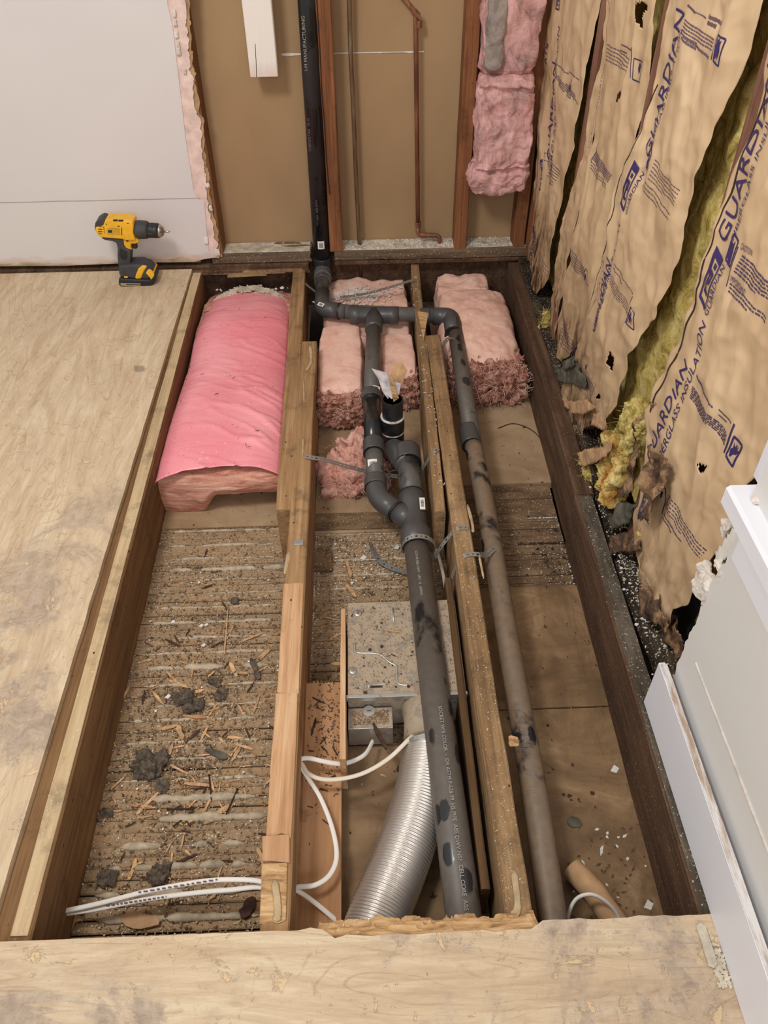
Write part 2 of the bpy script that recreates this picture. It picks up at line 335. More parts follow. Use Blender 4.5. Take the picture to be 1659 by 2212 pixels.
def beam(axis, a0, a1, u0, u1, v0, v1, step=.03, amp=.0015, bev=.003, seed=0, rag0=0, rag1=0, skew=(0, 0, 0, 0)):
    """squared timber along an axis; skew = extra (u, v) shift at start and at end; rag = ragged sawn/broken ends"""
    n = max(2, int(abs(a1-a0)/step)); nu = max(2, int(abs(u1-u0)/.012)); nv = max(2, int(abs(v1-v0)/.03))
    lp = []
    for i in range(nu+1): lp.append((u0+bev+(u1-u0-2*bev)*i/nu, v0))
    for i in range(nv+1): lp.append((u1, v0+bev+(v1-v0-2*bev)*i/nv))
    for i in range(nu+1): lp.append((u1-bev-(u1-u0-2*bev)*i/nu, v1))
    for i in range(nv+1): lp.append((u0, v1-bev-(v1-v0-2*bev)*i/nv))
    cu, cv = (u0+u1)/2, (v0+v1)/2; m = MB(); L = len(lp)
    def P(a, u, v): return {'X': (a, u, v), 'Y': (u, a, v), 'Z': (u, v, a)}[axis]
    for k in range(n+1):
        t = k/n; a = a0+(a1-a0)*t
        for (u, v) in lp:
            q = P(a*.5, u*8, v*8); e = nz(q, 3, seed)*amp*1.6+nz(P(a*3, u*20, v*20), 3, seed+5)*amp
            du = (1 if u > cu else -1)*e; dv = (1 if v > cv else -1)*e
            aa = a
            if k == 0 and rag0: aa += nz(P(0, u*60, v*40), 1, seed)*rag0
            if k == n and rag1: aa += nz(P(0, u*60, v*40), 1, seed+3)*rag1
            m.v.append(P(aa, u+du+skew[0]*(1-t)+skew[2]*t, v+dv+skew[1]*(1-t)+skew[3]*t))
    for k in range(n):
        for i in range(L):
            j = (i+1) % L; m.f.append((k*L+i, k*L+j, (k+1)*L+j, (k+1)*L+i))
    m.f.append(tuple(range(L))[::-1]); m.f.append(tuple(n*L+i for i in range(L))); return m
def cr(pts, k=8):
    P = [V(p) for p in pts]; P = [2*P[0]-P[1]]+P+[2*P[-1]-P[-2]]; out = []
    for i in range(1, len(P)-2):
        for j in range(k):
            t = j/k; a, b, c, d = P[i-1:i+3]
            out.append(.5*((2*b)+(c-a)*t+(2*a-5*b+4*c-d)*t*t+(3*b-a-3*c+d)*t**3))
    out.append(P[-2]); return out
def fillet(pts, rad, k=8):
    P = [V(p) for p in pts]; out = [P[0]]
    for i in range(1, len(P)-1):
        a = (P[i-1]-P[i]); b = (P[i+1]-P[i]); r_ = min(rad, a.length*.49, b.length*.49)
        A = P[i]+a.normalized()*r_; B = P[i]+b.normalized()*r_
        for j in range(k+1):
            t = j/k; out.append(A*(1-t)**2+P[i]*2*t*(1-t)+B*t*t)
    out.append(P[-1]); return out
def frames(pts, up=None):
    T = []
    for i in range(len(pts)):
        t = (pts[min(i+1, len(pts)-1)]-pts[max(i-1, 0)]); T.append(t.normalized())
    u = V(up) if up else (V((0, 0, 1)) if abs(T[0].z) < .9 else V((0, 1, 0)))
    fr = []
    for t in T:
        s = t.cross(u if up is None else V(up)); s = s.normalized() if s.length > 1e-6 else V((1, 0, 0)); n_ = s.cross(t).normalized(); u = n_
        fr.append((t, s, n_))
    return fr
def tube(pts, r, n=18, ry=None, caps=True, up=None, wall=0):
    pts = [V(p) for p in pts]; m = MB(); fr = frames(pts, up)
    for i, (p, (t, s, u)) in enumerate(zip(pts, fr)):
        a = r[i] if isinstance(r, (list, tuple)) else r; b = (ry if ry else a)
        for k in range(n):
            q = 2*pi*k/n; m.v.append(tuple(p+s*(a*cos(q))+u*(b*sin(q))))
    for i in range(len(pts)-1):
        for k in range(n): m.f.append((i*n+k, i*n+(k+1) % n, (i+1)*n+(k+1) % n, (i+1)*n+k))
    if caps: m.f.append(tuple(range(n))[::-1]); m.f.append(tuple((len(pts)-1)*n+k for k in range(n)))
    return m
def rbox(x0, x1, y0, y1, z0, z1, n=24, e=.35, amp=.01, sc=9, seed=0, mod=None, oct_=4):
    """soft rounded slab with noisy surface"""
    m = MB(); idx = {}
    c = V(((x0+x1)/2, (y0+y1)/2, (z0+z1)/2)); h = V(((x1-x0)/2, (y1-y0)/2, (z1-z0)/2))
    def pt(a, b, g):
        key = (round(a, 5), round(b, 5), round(g, 5))
        if key in idx: return idx[key]
        q = V((a, b, g)); mx = max(abs(a), abs(b), abs(g)); sp = q.normalized()*mx
        p8 = (abs(a)**6+abs(b)**6+abs(g)**6)**(1/6); sq = q/p8*mx if p8 else q
        d = q*(1-e)+(sp*.4+sq*.6)*e
        w_ = c+V((d.x*h.x, d.y*h.y, d.z*h.z)); nr = V((d.x/h.x, d.y/h.y, d.z/h.z)).normalized()
        w_ += nr*(fbm(w_, sc, seed, oct_)*amp)
        if mod: w_ = mod(w_, q)
        idx[key] = len(m.v); m.v.append(tuple(w_)); return idx[key]
    for ax in range(3):
        for sgn in (-1, 1):
            for i in range(n):
                for j in range(n):
                    qd = []
                    for (di, dj) in ((0, 0), (1, 0), (1, 1), (0, 1)):
                        a = -1+2*(i+di)/n; b = -1+2*(j+dj)/n; t = [0, 0, 0]; t[ax] = sgn; t[(ax+1) % 3] = a; t[(ax+2) % 3] = b
                        qd.append(pt(*t))
                    m.f.append(tuple(qd if sgn > 0 else qd[::-1]))
    return m
def prism(poly, axis, a0, a1):
    """polygon of (u,v) extruded along axis"""
    m = MB(); n = len(poly)
    def P(u, v, a): return {'X': (a, u, v), 'Y': (u, a, v), 'Z': (u, v, a)}[axis]
    m.v = [P(u, v, a0) for u, v in poly]+[P(u, v, a1) for u, v in poly]
    m.f = [tuple(range(n)), tuple(range(n, 2*n))[::-1]]+[(i, (i+1) % n, n+(i+1) % n, n+i) for i in range(n)]
    return m
def inpoly(x, y, P):
    c = False
    for i in range(len(P)):
        (x1, y1), (x2, y2) = P[i], P[i-1]
        if (y1 > y) != (y2 > y) and x < (x2-x1)*(y-y1)/(y2-y1+1e-12)+x1: c = not c
    return c
def lerpt(tab, t):
    if t <= tab[0][0]: return tab[0][1]
    for (a, p), (b, q) in zip(tab, tab[1:]):
        if t <= b: return p+(q-p)*(t-a)/(b-a+1e-9)
    return tab[-1][1]
_tc = {}
def glyphs(s, shear=0., maxe=.12):
    if (s, shear) in _tc: return _tc[(s, shear)]
    c = bpy.data.curves.new('lettering', 'FONT'); c.body = s; c.size = 1; c.shear = shear; c.resolution_u = 3
    o = bpy.data.objects.new('lettering', c); COL.objects.link(o); dg = bpy.context.evaluated_depsgraph_get()
    me = bpy.data.meshes.new_from_object(o.evaluated_get(dg)); COL.objects.unlink(o); bpy.data.objects.remove(o)
    b = bmesh.new(); b.from_mesh(me); bmesh.ops.triangulate(b, faces=b.faces[:])
    for _ in range(3):
        es = [e for e in b.edges if e.calc_length() > maxe*1.5]
        if not es: break
        bmesh.ops.subdivide_edges(b, edges=es, cuts=1); bmesh.ops.triangulate(b, faces=[f for f in b.faces if len(f.verts) > 3])
    vs_ = [(v.co.x, v.co.y) for v in b.verts]; fs_ = [tuple(v.index for v in f.verts) for f in b.faces]; b.free(); bpy.data.meshes.remove(me)
    x0 = min(p[0] for p in vs_); x1 = max(p[0] for p in vs_)
    _tc[(s, shear)] = ([(x-x0, y) for x, y in vs_], fs_, x1-x0); return _tc[(s, shear)]
def frect(a0, a1, b0, b1, n=1):
    m = MB()
    for i in range(n):
        t0 = a0+(a1-a0)*i/n; t1 = a0+(a1-a0)*(i+1)/n
        m.add([(t0, b0, 0), (t1, b0, 0), (t1, b1, 0), (t0, b1, 0)], [(0, 1, 2, 3)])
    return m
# ------------------------------------------------------------------ SETTING: floor sheets
def sheet_slab(name, outline_fn, x0, x1, y0, y1, z0, z1, mat, **k): pass
def slab(poly, z0, z1): return prism(poly, 'Z', z0, z1)
lf = []
n = 60
for i in range(n+1):
    y = .478+(2.775-.478)*i/n; lf.append((-.632+nz((0, y*14, 0))*.0025, y))
obj('floor', slab([(-2.6, 2.775), (-2.6, .478)]+lf, 0, .016), 'ply_y', kind='structure')
nf = []
n = 160
for i in range(n+1):
    x = -2.6+(.555+2.6)*i/n
    rag = .006 if x > -.15 else .0015
    nf.append((x, .468+.006*(x+.6)*0+nz((x*30, 3, 0))*rag-(.012 if -.08 < x < .25 else 0)))
near = obj('floor', slab([(.56, -1.2), (-2.6, -1.2)][::-1][::-1]+nf, 0, .016), 'ply_x', kind='structure')
# torn plies at the near sheet's rim
for q, (z0, z1, ye, x0, x1) in enumerate([(.0005, .0040, .484, -.115, .262), (.0040, .0078, .478, -.098, .255), (.0078, .0112, .474, -.085, .250), (.0112, .0142, .468, -.06, .12)]):
    up = []; k = int((x1-x0)/.0022); lvl = 0; cur = 0
    for i in range(k+1):
        x = x0+(x1-x0)*i/k
        if random.random() < .16: lvl = random.uniform(-.006, .004)
        if random.random() < .03: lvl = random.uniform(.002, .007)
        cur += (lvl-cur)*.7; t_ = min(1, i/6, (k-i)/6)
        up.append((x, .452+(ye-.452+cur+random.uniform(-.0007, .0007))*t_))
    obj('torn_ply', slab([(x1, .44), (x0, .44)]+up, z0, z1), 'torn', parent=near)
# lath ceiling seen from above -------------------------------------------------
ZC = -.183
keyrows = [1112, 1128, 1147, 1163, 1178, 1192, 1206, 1219, 1230, 1252, 1264, 1281, 1298, 1311, 1327, 1343, 1360, 1376, 1392, 1409, 1424, 1440, 1458, 1478, 1499, 1521, 1552, 1576, 1600, 1636, 1658, 1680, 1701, 1722, 1743, 1765, 1793, 1822, 1846, 1868, 1895, 1925, 1952, 1979, 2010, 2040]
yk = [at(440, py, Z=ZC).y for py in keyrows]
def laths(x0, x1, ys, mat, name='ceiling', seed=0):
    m = MB()
    for i, (a, b) in enumerate(zip(ys, ys[1:])):
        m.join(beam('X', x0, x1, b+.0008, a-.0008, ZC-.012, ZC+.0022*nz((i*1.7, seed, 0)), step=.02, amp=.0013, bev=.0026, seed=i+seed))
    return obj(name, m, mat, kind='structure', smooth=False)
far = [yk[0]+.04*i for i in range(28, 0, -1)]
l1 = laths(-.598, -.205, far+yk, 'lath', seed=1)
l2 = laths(-.155, .20, far+yk, 'lath', seed=50)
l3 = laths(.247, .53, [y for y in far+yk if 1.33 < y < 1.80], 'lath_dark', seed=90)
def keys(parent, x0, x1, rows, seed, big=()):
    for j, py in enumerate(rows):
        y = at(440, py, Z=ZC).y; rnd = random.Random(seed+j); a = x0+rnd.random()*.04; b = x1-rnd.random()*.05
        if py in big: a += .02
        k = int((b-a)/.007); m = MB(); r0 = .0062 if py in big else rnd.uniform(.0020, .0038)
        pts = []; rr = []
        for i in range(k+1):
            x = a+(b-a)*i/k; g = fbm((x, y*9+j, 0), 26, seed, 4)*.8+fbm((x, j*3, 0), 7, seed, 2)*.5
            pts.append(V((x, y-.002+g*.002, ZC+.0005))); q = r0*(1+.9*g)
            if g < -.25: q = .0006
            rr.append(max(.0006, q) * (min(1, i/3, (k-i)/3)+.05))
        m = tube(pts, rr, 8)
        obj('plaster_key', m, 'key', parent=parent, smooth=True)
big = (1440, 1722, 1765, 1822, 1868, 1230, 1925, 1979)
keys(l1, -.58, -.215, [1128, 1147, 1178, 1206, 1230, 1252, 1281, 1311, 1343, 1376, 1409, 1440, 1478, 1521, 1552, 1600, 1636, 1680, 1722, 1765, 1822, 1868, 1925, 1979], 3, big)
keys(l2, -.14, .18, [1128, 1163, 1192, 1219, 1252, 1281, 1700, 1760], 30)
# wide boards over the laths: bay two and the bay by the wall
obj('ceiling', box(-.155, .20, 1.56, 2.8, ZC-.01, ZC+.008), 'panel_tan', kind='structure')
obj('ceiling', box(-.598, -.205, 1.60, 2.8, ZC-.01, ZC+.006), 'panel_tan', kind='structure')
obj('ceiling', box(-.155, .20, at(800, 1106, Z=-.17).y, 1.57, ZC+.002, ZC+.012), 'lath_dark', kind='structure')
yb = at(1120, 1046, Z=-.175).y; yc = at(1150, 1266, Z=-.178).y; yd = at(1200, 1532, Z=-.178).y
obj('ceiling', box(.247, .545, yb, 2.8, ZC-.01, ZC+.012), 'panel_tan', kind='structure')
obj('ceiling', box(.247, .53, yb-.06, yb-.004, ZC, ZC+.006), 'lath_dark', kind='structure')
obj('ceiling', box(.247, .53, yd+.003, yc-.004, ZC-.01, ZC+.008), 'panel_wet', kind='structure')
obj('ceiling', box(.247, .53, .40, yd, ZC-.01, ZC+.006), 'panel_wet', kind='structure')
obj('ceiling', box(-.155, .20, .2, at(800, 1612, Z=-.18).y, ZC-.004, ZC+.0065), 'panel_dim', kind='structure')
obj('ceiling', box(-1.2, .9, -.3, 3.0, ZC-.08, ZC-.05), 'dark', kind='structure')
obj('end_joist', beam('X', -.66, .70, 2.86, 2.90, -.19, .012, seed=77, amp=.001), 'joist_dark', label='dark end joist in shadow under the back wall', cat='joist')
# back wall ---------------------------------------------------------------------
YF, YP = 2.81, 2.90
wb = obj('wall_back', box(-1.5, .75, YP, YP+.013, -.05, 2.4), 'paper', kind='structure')
zs_ = at(640, 116, Y=YP).z
m = MB(); xs_ = [at(608, 112, Y=YP).x+i*.006 for i in range(78)]
for i, (a, b) in enumerate(zip(xs_, xs_[1:])):
    t0 = .0018+.006*max(0, fbm((a, 0, 0), 22, 2)+.25); t1 = .0018+.006*max(0, fbm((b, 0, 0), 22, 2)+.25); sl = .012*sin((a+.1)*5)
    m.add([(a, YP-.002, zs_-t0+sl*0), (b, YP-.002, zs_-t1), (b, YP-.002, zs_+t1*.5), (a, YP-.002, zs_+t0*.5), ], [(0, 1, 2, 3)])
obj('gypsum_seam', m, 'plaster', parent=wb, label='white torn gypsum seam', sol=.0015)
# front-side drywall at left, ragged right edge
def edge_from(pxs, Y): return [(at(x, y, Y=Y).x, at(x, y, Y=Y).z) for x, y in pxs]
YD = YF-.014
e = edge_from([(357, -60), (362, 10), (373, 60), (380, 120), (386, 170), (393, 230), (401, 300), (409, 350), (418, 410), (428, 430), (441, 436), (444, 470), (448, 520), (452, 545), (470, 548), (466, 556), (440, 560), (420, 566)], YD)
dw = obj('wall_back', prism([(-2.6, .042), (-2.6, 2.4), (e[0][0]-.03, 2.4)]+e+[(-.60, .032), (-.8, .036), (-1.1, .031), (-1.4, .036)], 'Y', YD, YF), 'drywall', kind='structure')
# pinkish torn layer and tan paper behind it
e2 = edge_from([(395, -60), (402, 40), (405, 60), (406, 110), (410, 112), (411, 150), (416, 180), (425, 240), (426, 248), (433, 255), (434, 300), (437, 350), (441, 365), (445, 380), (448, 430), (458, 480), (466, 520), (472, 545), (474, 556)], YF-.008)
e3 = edge_from([(350, -60), (360, 60), (375, 200), (395, 330), (418, 450), (430, 556)], YF-.008)
def ragged(e_, am, sd):
    o = []
    for (a, b) in zip(e_, e_[1:]):
        for i in range(6): t = i/6; x = a[0]+(b[0]-a[0])*t; z = a[1]+(b[1]-a[1])*t; o.append((x+nz((x*3, z*70, sd))*am+nz((x, z*220, sd))*am*.5, z))
    return o+[e_[-1]]
obj('torn_edge', prism(ragged(e2, .009, 4)+e3[::-1], 'Y', YF-.011, YF-.006), 'pinkpaper', parent=dw, label='pinkish torn drywall edge')
e4 = [(x+.010, z) for x, z in e2]
obj('paper_edge', prism(ragged(e4, .008, 9)+[(x, z) for x, z in e3[::-1]], 'Y', YF-.005, YF-.0005), 'tanpaper', parent=dw, label='tan torn paper layer')
for px, sz in [((376, 30), .010), ((379, 50), .009), ((381, 75), .010), ((384, 95), .008), ((386, 110), .012), ((400, 155), .008), ((449, 400), .008), ((455, 450), .010), ((446, 520), .012), ((470, 545), .014)]:
    p = at(*px, Y=YD); 
    obj('plaster_crumb', rbox(p.x-sz*.6, p.x+sz*.6, YD-.004, YD+.006, p.z-sz, p.z+sz, 5, .5, .004, 60, px[1]), 'gypsum', parent=dw, smooth=True)
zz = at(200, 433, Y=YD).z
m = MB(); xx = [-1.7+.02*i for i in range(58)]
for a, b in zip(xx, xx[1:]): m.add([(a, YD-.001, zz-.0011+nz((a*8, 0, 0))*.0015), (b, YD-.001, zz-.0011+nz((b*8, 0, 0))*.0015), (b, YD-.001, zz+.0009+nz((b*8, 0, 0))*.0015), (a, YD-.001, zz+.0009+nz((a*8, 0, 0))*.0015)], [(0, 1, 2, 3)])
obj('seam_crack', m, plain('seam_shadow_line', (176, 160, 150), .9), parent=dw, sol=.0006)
# right wall ----------------------------------------------------------------------
obj('wall_right', box(.705, .72, -.4, 3.0, -.2, 2.4), 'dark', kind='structure')
XD = .560
e = [(at(x, y, X=XD).y, at(x, y, X=XD).z) for x, y in [(1600, 1120), (1585, 1165), (1574, 1190), (1566, 1215), (1548, 1245), (1531, 1268), (1516, 1305), (1505, 1341), (1490, 1367), (1478, 1400), (1465, 1430), (1452, 1470)]]
poly = [(-1.2, .0), (-1.2, 2.4), (.80, 2.4), (.82, .9)]+ragged(e, .006, 2)+[(.86, .0)]
dr = obj('wall_right', prism(poly, 'X', XD, XD+.012), 'drywall_r', kind='structure')
zs2 = at(1560, 1580, X=XD).z
m = beam('Y', .1, at(1500, 1440, X=XD).y, XD-.0025, XD+.0005, zs2-.0025, zs2+.0025, amp=.001, bev=.0005)
obj('seam_ridge', m, 'gypsum', parent=dr)
for a, b in [((1500, 1265), .02), ((1545, 1225), .012)]: pass
# ------------------------------------------------------------------ joists
def joist(name, mb, mat, label, top=None): return obj(name, mb, mat, label=label, cat='joist')
jA = obj('floor_joist', beam('Y', -.2, 2.79, -.672, -.598, -.185, -.0005, seed=1, skew=(.036, 0, 0, 0)), 'joist_deep', label='long floor joist half covered by the left plywood sheet', cat='joist')
rimA = obj('sheet_backing_strip', beam('Y', .48, 2.77, -.629, -.5995, .0004, .0035, seed=4, amp=.001, bev=.001, skew=(.025, 0, 0, 0)), 'joist_top', parent=jA, label='scuffed pale strip along the joist top')
jB0 = obj('floor_joist', beam('Y', 1.475, 2.79, -.256, -.209, -.185, 0, seed=8, skew=(.018, 0, -.005, 0)), 'joist', label='short rear joist right of the long pink batt, sawn end showing', cat='joist')
jB = obj('floor_joist', beam('Y', -.2, 2.27, -.2045, -.157, -.188, .003, seed=12, skew=(.008, 0, 0, 0)), 'joist', label='long joist between the left and middle bays with split pale top', cat='joist')
jC0 = obj('floor_joist', beam('Y', 1.45, 2.80, .172, .2, -.18, .0, seed=21, skew=(-.008, 0, .01, 0)), 'joist_dirty', label='short rear joist behind the tee of the drain pipes, end cut square', cat='joist')
jC = obj('floor_joist', beam('Y', -.2, 2.29, .202, .247, -.188, .002, seed=23), 'joist_dirty', label='long joist between the middle bay and the narrow grey pipe', cat='joist')
jD0 = obj('floor_joist', beam('Y', 1.50, 2.80, .537, .585, -.185, 0, seed=31, skew=(-.004, 0, .012, 0)), 'joist_dark', label='grey water stained rear joist beside the insulated wall', cat='joist')
jD = obj('floor_joist', beam('Y', -.2, 1.497, .525, .568, -.188, .001, seed=33, skew=(-.012, 0, .004, 0)), 'joist_dark', label='dark rotten joist running along the right wall to the near plywood', cat='joist')
obj('grey_top', beam('Y', .46, 1.49, .532, .569, .0005, .003, seed=61, amp=.0012, bev=.001, step=.02, skew=(-.008, 0, .003, 0)), f_dirt('weathered_grey_wood', [(62, 54, 46), (98, 88, 76), (128, 116, 100)], (200, 192, 178), (30, 6, 30), .6), parent=jD, label='weathered grey upper face')
# worn patches, splits and glued strips on the middle joist
def on_top(px0, px1, z): return at(*px0, Z=z), at(*px1, Z=z)
for (x0, x1, y0, y1, mt, h) in [(566, 632, 1500, 1805, 'joist_pale', .004), (598, 650, 1262, 1500, 'joist_pale', .0015), (566, 628, 1808, 1862, 'newwood', .006), (562, 625, 1866, 1990, 'torn', .003)]:
    a = at((x0+x1)/2, y1, Z=.003); b = at((x0+x1)/2, y0, Z=.003)
    obj('split_grain', beam('Y', a.y, b.y, -.2035, -.158, .0025, .003+h, seed=y0, amp=.002, bev=.0015, rag0=.01, rag1=.004, skew=(.003, 0, 0, 0)), mt, parent=jB, label='pale freshly split wood on top')
def glue(px, parent, wid=.008, z=.003, sd=0):
    pts = [at(x, y, Z=z) for x, y in px]; pts = cr(pts, 6)
    r = [wid*(.55+.5*abs(nz((i*.4, sd, 0), 1.))) for i in range(len(pts))]; r[0] *= .3; r[-1] *= .3
    return obj('glue_smear', tube(pts, r, 8, ry=.0010), plain('old_adhesive_%d' % sd, (182, 158, 122), .85, var=.15), parent=parent, smooth=True, label='dried beige adhesive smear')
glue([(670, 745), (672, 780), (662, 800)], jB, .007, .004, 1); glue([(656, 820), (657, 870)], jB, .004, .004, 2)
glue([(655, 945), (654, 985)], jB, .004, .004, 3); glue([(1010, 1090), (1020, 1130), (1022, 1150)], jC, .006, .003, 4)
glue([(625, 1190), (615, 1240)], jB, .008, .004, 5); glue([(1035, 1200), (1045, 1250)], jC, .005, .003, 6)
glue([(593, 1900), (600, 1960), (597, 1990)], jB, .011, .007, 7); glue([(1110, 1880), (1118, 1960), (1100, 1985)], jC, .010, .003, 8)
p = at(1112, 1600, Z=.004)
obj('torn_curl', rbox(p.x-.012, p.x+.008, p.y-.012, p.y+.01, 0, .006, 6, .6, .004, 60, 2), 'torn', parent=jC)
# pale wedge sticking up at the front of the rear middle joist
p = at(912, 690, Z=.01)
m = MB(); q = [at(902, 672, Z=.03), at(925, 676, Z=.025), at(915, 735, Z=.006)]
m.v = [tuple(a) for a in q]+[tuple(a-V((0, 0, .008))) for a in q]; m.f = [(0, 1, 2), (5, 4, 3), (0, 3, 4, 1), (1, 4, 5, 2), (2, 5, 3, 0)]
obj('splinter_wedge', m, 'torn', label='pale wedge of split wood standing by the horizontal drain pipe', cat='wood piece')
# small steel plate on joist
p = at(645, 1171, Z=.006)
t = obj('nail_plate', box(p.x-.011, p.x+.012, p.y-.008, p.y+.008, .0045, .0065), 'strap', label='small bent steel plate on top of the long middle joist', cat='metal plate', bev=.001)
# blocking behind pink batt end, and between joists
# ------------------------------------------------------------------ back wall framing
def plate(x0, x1, label, sd):
    p_ = obj('bottom_plate', beam('X', x0, x1, YF, YP-.002, .016, .054, seed=sd, amp=.0025, rag0=.008, rag1=.012), 'plate', label=label, cat='wall plate')
    m_ = beam('X', x0+.004, x1-.004, YF+.006, YP-.003, .0535, .0565, seed=sd+30, amp=.0012, bev=.001, step=.02); obj('plaster_dust', m_, 'dustcake', parent=p_, label='pale plaster dust caked on top')
    return p_
MAT['dustcake'] = plain('plaster_dust_cake', (204, 192, 172), .95, var=.2, sc=30)
pl1 = plate(-.56, -.19, 'bottom plate left of the black stack pipe, broken at the pipe', 3)
pl2 = plate(-.105, .66, 'long bottom plate right of the black stack pipe', 7)
obj('lower_board', beam('X', -1.45, -.20, YF-.008, YF+.06, -.004, .0155, seed=9, amp=.003, rag1=.01), 'joist_dark', parent=pl1, label='dark crumbling board edge below the plate')
obj('lower_board', beam('X', -.10, .64, YF-.004, YF+.06, .000, .0155, seed=19, amp=.0015, rag0=.005), 'joist_dark', parent=pl2, label='dark board edge below the plate')
ob = obj('rotten_batten', beam('X', -1.5, -.2, 2.777, 2.80, -.012, .006, seed=29, amp=.004, rag1=.02), 'joist_dark', label='rotten splintered batten at the foot of the back wall left of the stack', cat='batten')
for i, (x0, x1, yo, z) in enumerate([(-.56, -.28, 2.768, -.008), (-.50, -.36, 2.762, -.012), (-.44, -.22, 2.772, -.002)]):
    obj('splinter_strip', beam('X', x0, x1, yo, yo+.008, z, z+.004, seed=40+i, amp=.002, bev=.0008, rag0=.02, rag1=.02), 'joist_dirty', parent=ob)
def stud(x0, x1, y0, y1, z0, z1, mat, label, sd, sk=(0, 0, 0, 0)):
    return obj('wall_stud', beam('Z', z0, z1, x0, x1, y0, y1, seed=sd, amp=.0018, skew=sk, step=.05), mat, label=label, cat='stud')
stud(-.556, -.514, YF, YP, .054, 2.4, 'stud_old', 'wall stud at the broken edge of the white drywall', 1)
sA = stud(-.119, -.073, YF, YP, .054, 2.4, 'stud', 'orange wall stud with a long crack just right of the black pipe', 2)
stud(.343, .388, YF, YP, .054, 2.4, 'stud', 'orange wall stud left of the hanging pink wall insulation', 3)
stud(.562, .606, YF, YP, .054, 2.4, 'stud', 'corner stud right of the hanging pink wall insulation', 4)
stud(.612, .66, YF-.06, YP-.02, .03, 2.4, 'stud', 'last corner stud half hidden behind the brown insulation paper', 5)
# crack in stud
cpx = [(684, 0), (688, 60), (692, 130), (695, 200), (700, 260), (705, 340), (712, 420)]
m = MB(); cps = cr([at(x, y, Y=YF-.002) for x, y in cpx], 5)
obj('stud_crack', tube(cps, .0016, 6), 'dark', parent=sA, label='dark split in the stud')
# white painted board
m = beam('Z', at(570, 166, Y=2.80).z, 2.3, -.339, -.250, 2.80, 2.84, step=.1, amp=.0006, seed=6)
wbd = obj('painted_board', m, 'whiteboard', label='white painted board hanging in the open wall left of the black pipe', cat='board')
obj('board_crack', tube([at(551, 95, Y=2.799), at(553, 130, Y=2.799), at(554, 167, Y=2.799)], .0008, 6), 'dark', parent=wbd)
# ------------------------------------------------------------------ pipes
def collar(parent, c, d, r, L, name='coupling', mat='coupling', lip=True):
    d = V(d).normalized(); c = V(c)
    k = [(-.5, .93), (-.49, 1), (-.42, 1.0), (.42, 1.0), (.49, 1), (.5, .93)]
    o = obj(name, tube([c+d*L*t for t, _ in k], [r*s for _, s in k], 28), mat, parent=parent, smooth=True)
    if lip:
        obj('cement_ring', tube([c-d*(L*.5+.0015), c-d*(L*.5-.0005)], r*.985, 28), 'ring', parent=o, smooth=False)
    return o
def sticker(parent, c, nrm, upv, w_, h_, R=None):
    nrm = V(nrm).normalized(); upv = (V(upv)-nrm*V(upv).dot(nrm)).normalized(); s = upv.cross(nrm).normalized()
    m = MB(); c = V(c); k = 6
    def P(a, b, off=.0):
        if R: q = a/R; return c-nrm*R+(nrm*cos(q)+s*sin(q))*(R+off)+upv*b
        return c+s*a+upv*b+nrm*off
    def patch(a0, a1, b0, b1, off):
        mm = MB()
        for i in range(k+1):
            a = a0+(a1-a0)*i/k; mm.v += [tuple(P(a, b0, off)), tuple(P(a, b1, off))]
        mm.f = [(2*i, 2*i+2, 2*i+3, 2*i+1) for i in range(k)]; return mm
    o = obj('sticker', patch(-w_/2, w_/2, -h_/2, h_/2, .0008), 'sticker', parent=parent, label='white paper sticker', sol=.0004)
    m = MB()
    for i in range(6): m.join(patch(-w_*.28, w_*.28, -h_*.3+h_*.6*i/6, -h_*.3+h_*.6*i/6+h_*.05, .0016))
    obj('printing', m, 'barcode', parent=o, sol=.0002); return o
def pipe_text(parent, s, c0, d, facing, size, R, mat='print_white', shear=0, depth_off=.0006):
    """lettering wrapped on a pipe: runs along d starting at axis point c0, centred on the side given by facing"""
    d = V(d).normalized(); f_ = V(facing); f_ = (f_-d*f_.dot(d)).normalized(); upv = f_.cross(d)
    vs_, fs_, wd = glyphs(s, shear); m = MB()
    for x, y in vs_:
        q = (y-.35)*size/R; m.v.append(tuple(V(c0)+d*(x*size)+(f_*cos(q)+upv*sin(q))*(R+depth_off)))
    m.f = fs_; return obj('printing', m, mat, parent=parent, sol=.0002, label='pale printed lettering')
# stack
zt = 1.6; pv0 = V((-.150, 2.83, zt)); pv1 = at(697, 590, Y=2.80)
stk = empty('drain_stack', (pv1.x, pv1.y, -.02), 'black vertical drain stack standing in the open back wall', 'pipe')
a = at(697, 585, Y=2.825); b = at(664, 0, Y=2.83); dv = (b-a).normalized(); R2 = .0305
obj('pipe', tube([a, a+dv*1.7], R2, 32), 'abs_black', parent=stk, smooth=True)
collar(stk, at(697, 566, Y=2.825), dv, R2+.0045, .04, mat='abs_black')
tocam = (EYE-a).normalized()
c = at(659, 148, Y=2.83); pipe_text(stk, 'J-M MANUFACTURING', c, dv, tocam+V((.1, 0, 0)), .0150, R2)
pipe_text(stk, '754876027368  18-10', at(672, 320, Y=2.83), dv, tocam+V((-.1, 0, 0)), .012, R2, 'ink_soft')
pipe_text(stk, '***  USA  ABS-DWV', at(688, 480, Y=2.825), dv, tocam+V((-.1, 0, 0)), .011, R2, 'ink_soft')
cs = at(693, 522, Y=2.825); sticker(stk, cs+(tocam-dv*tocam.dot(dv)).normalized()*R2, tocam-dv*tocam.dot(dv), dv, .024, .030, R2)
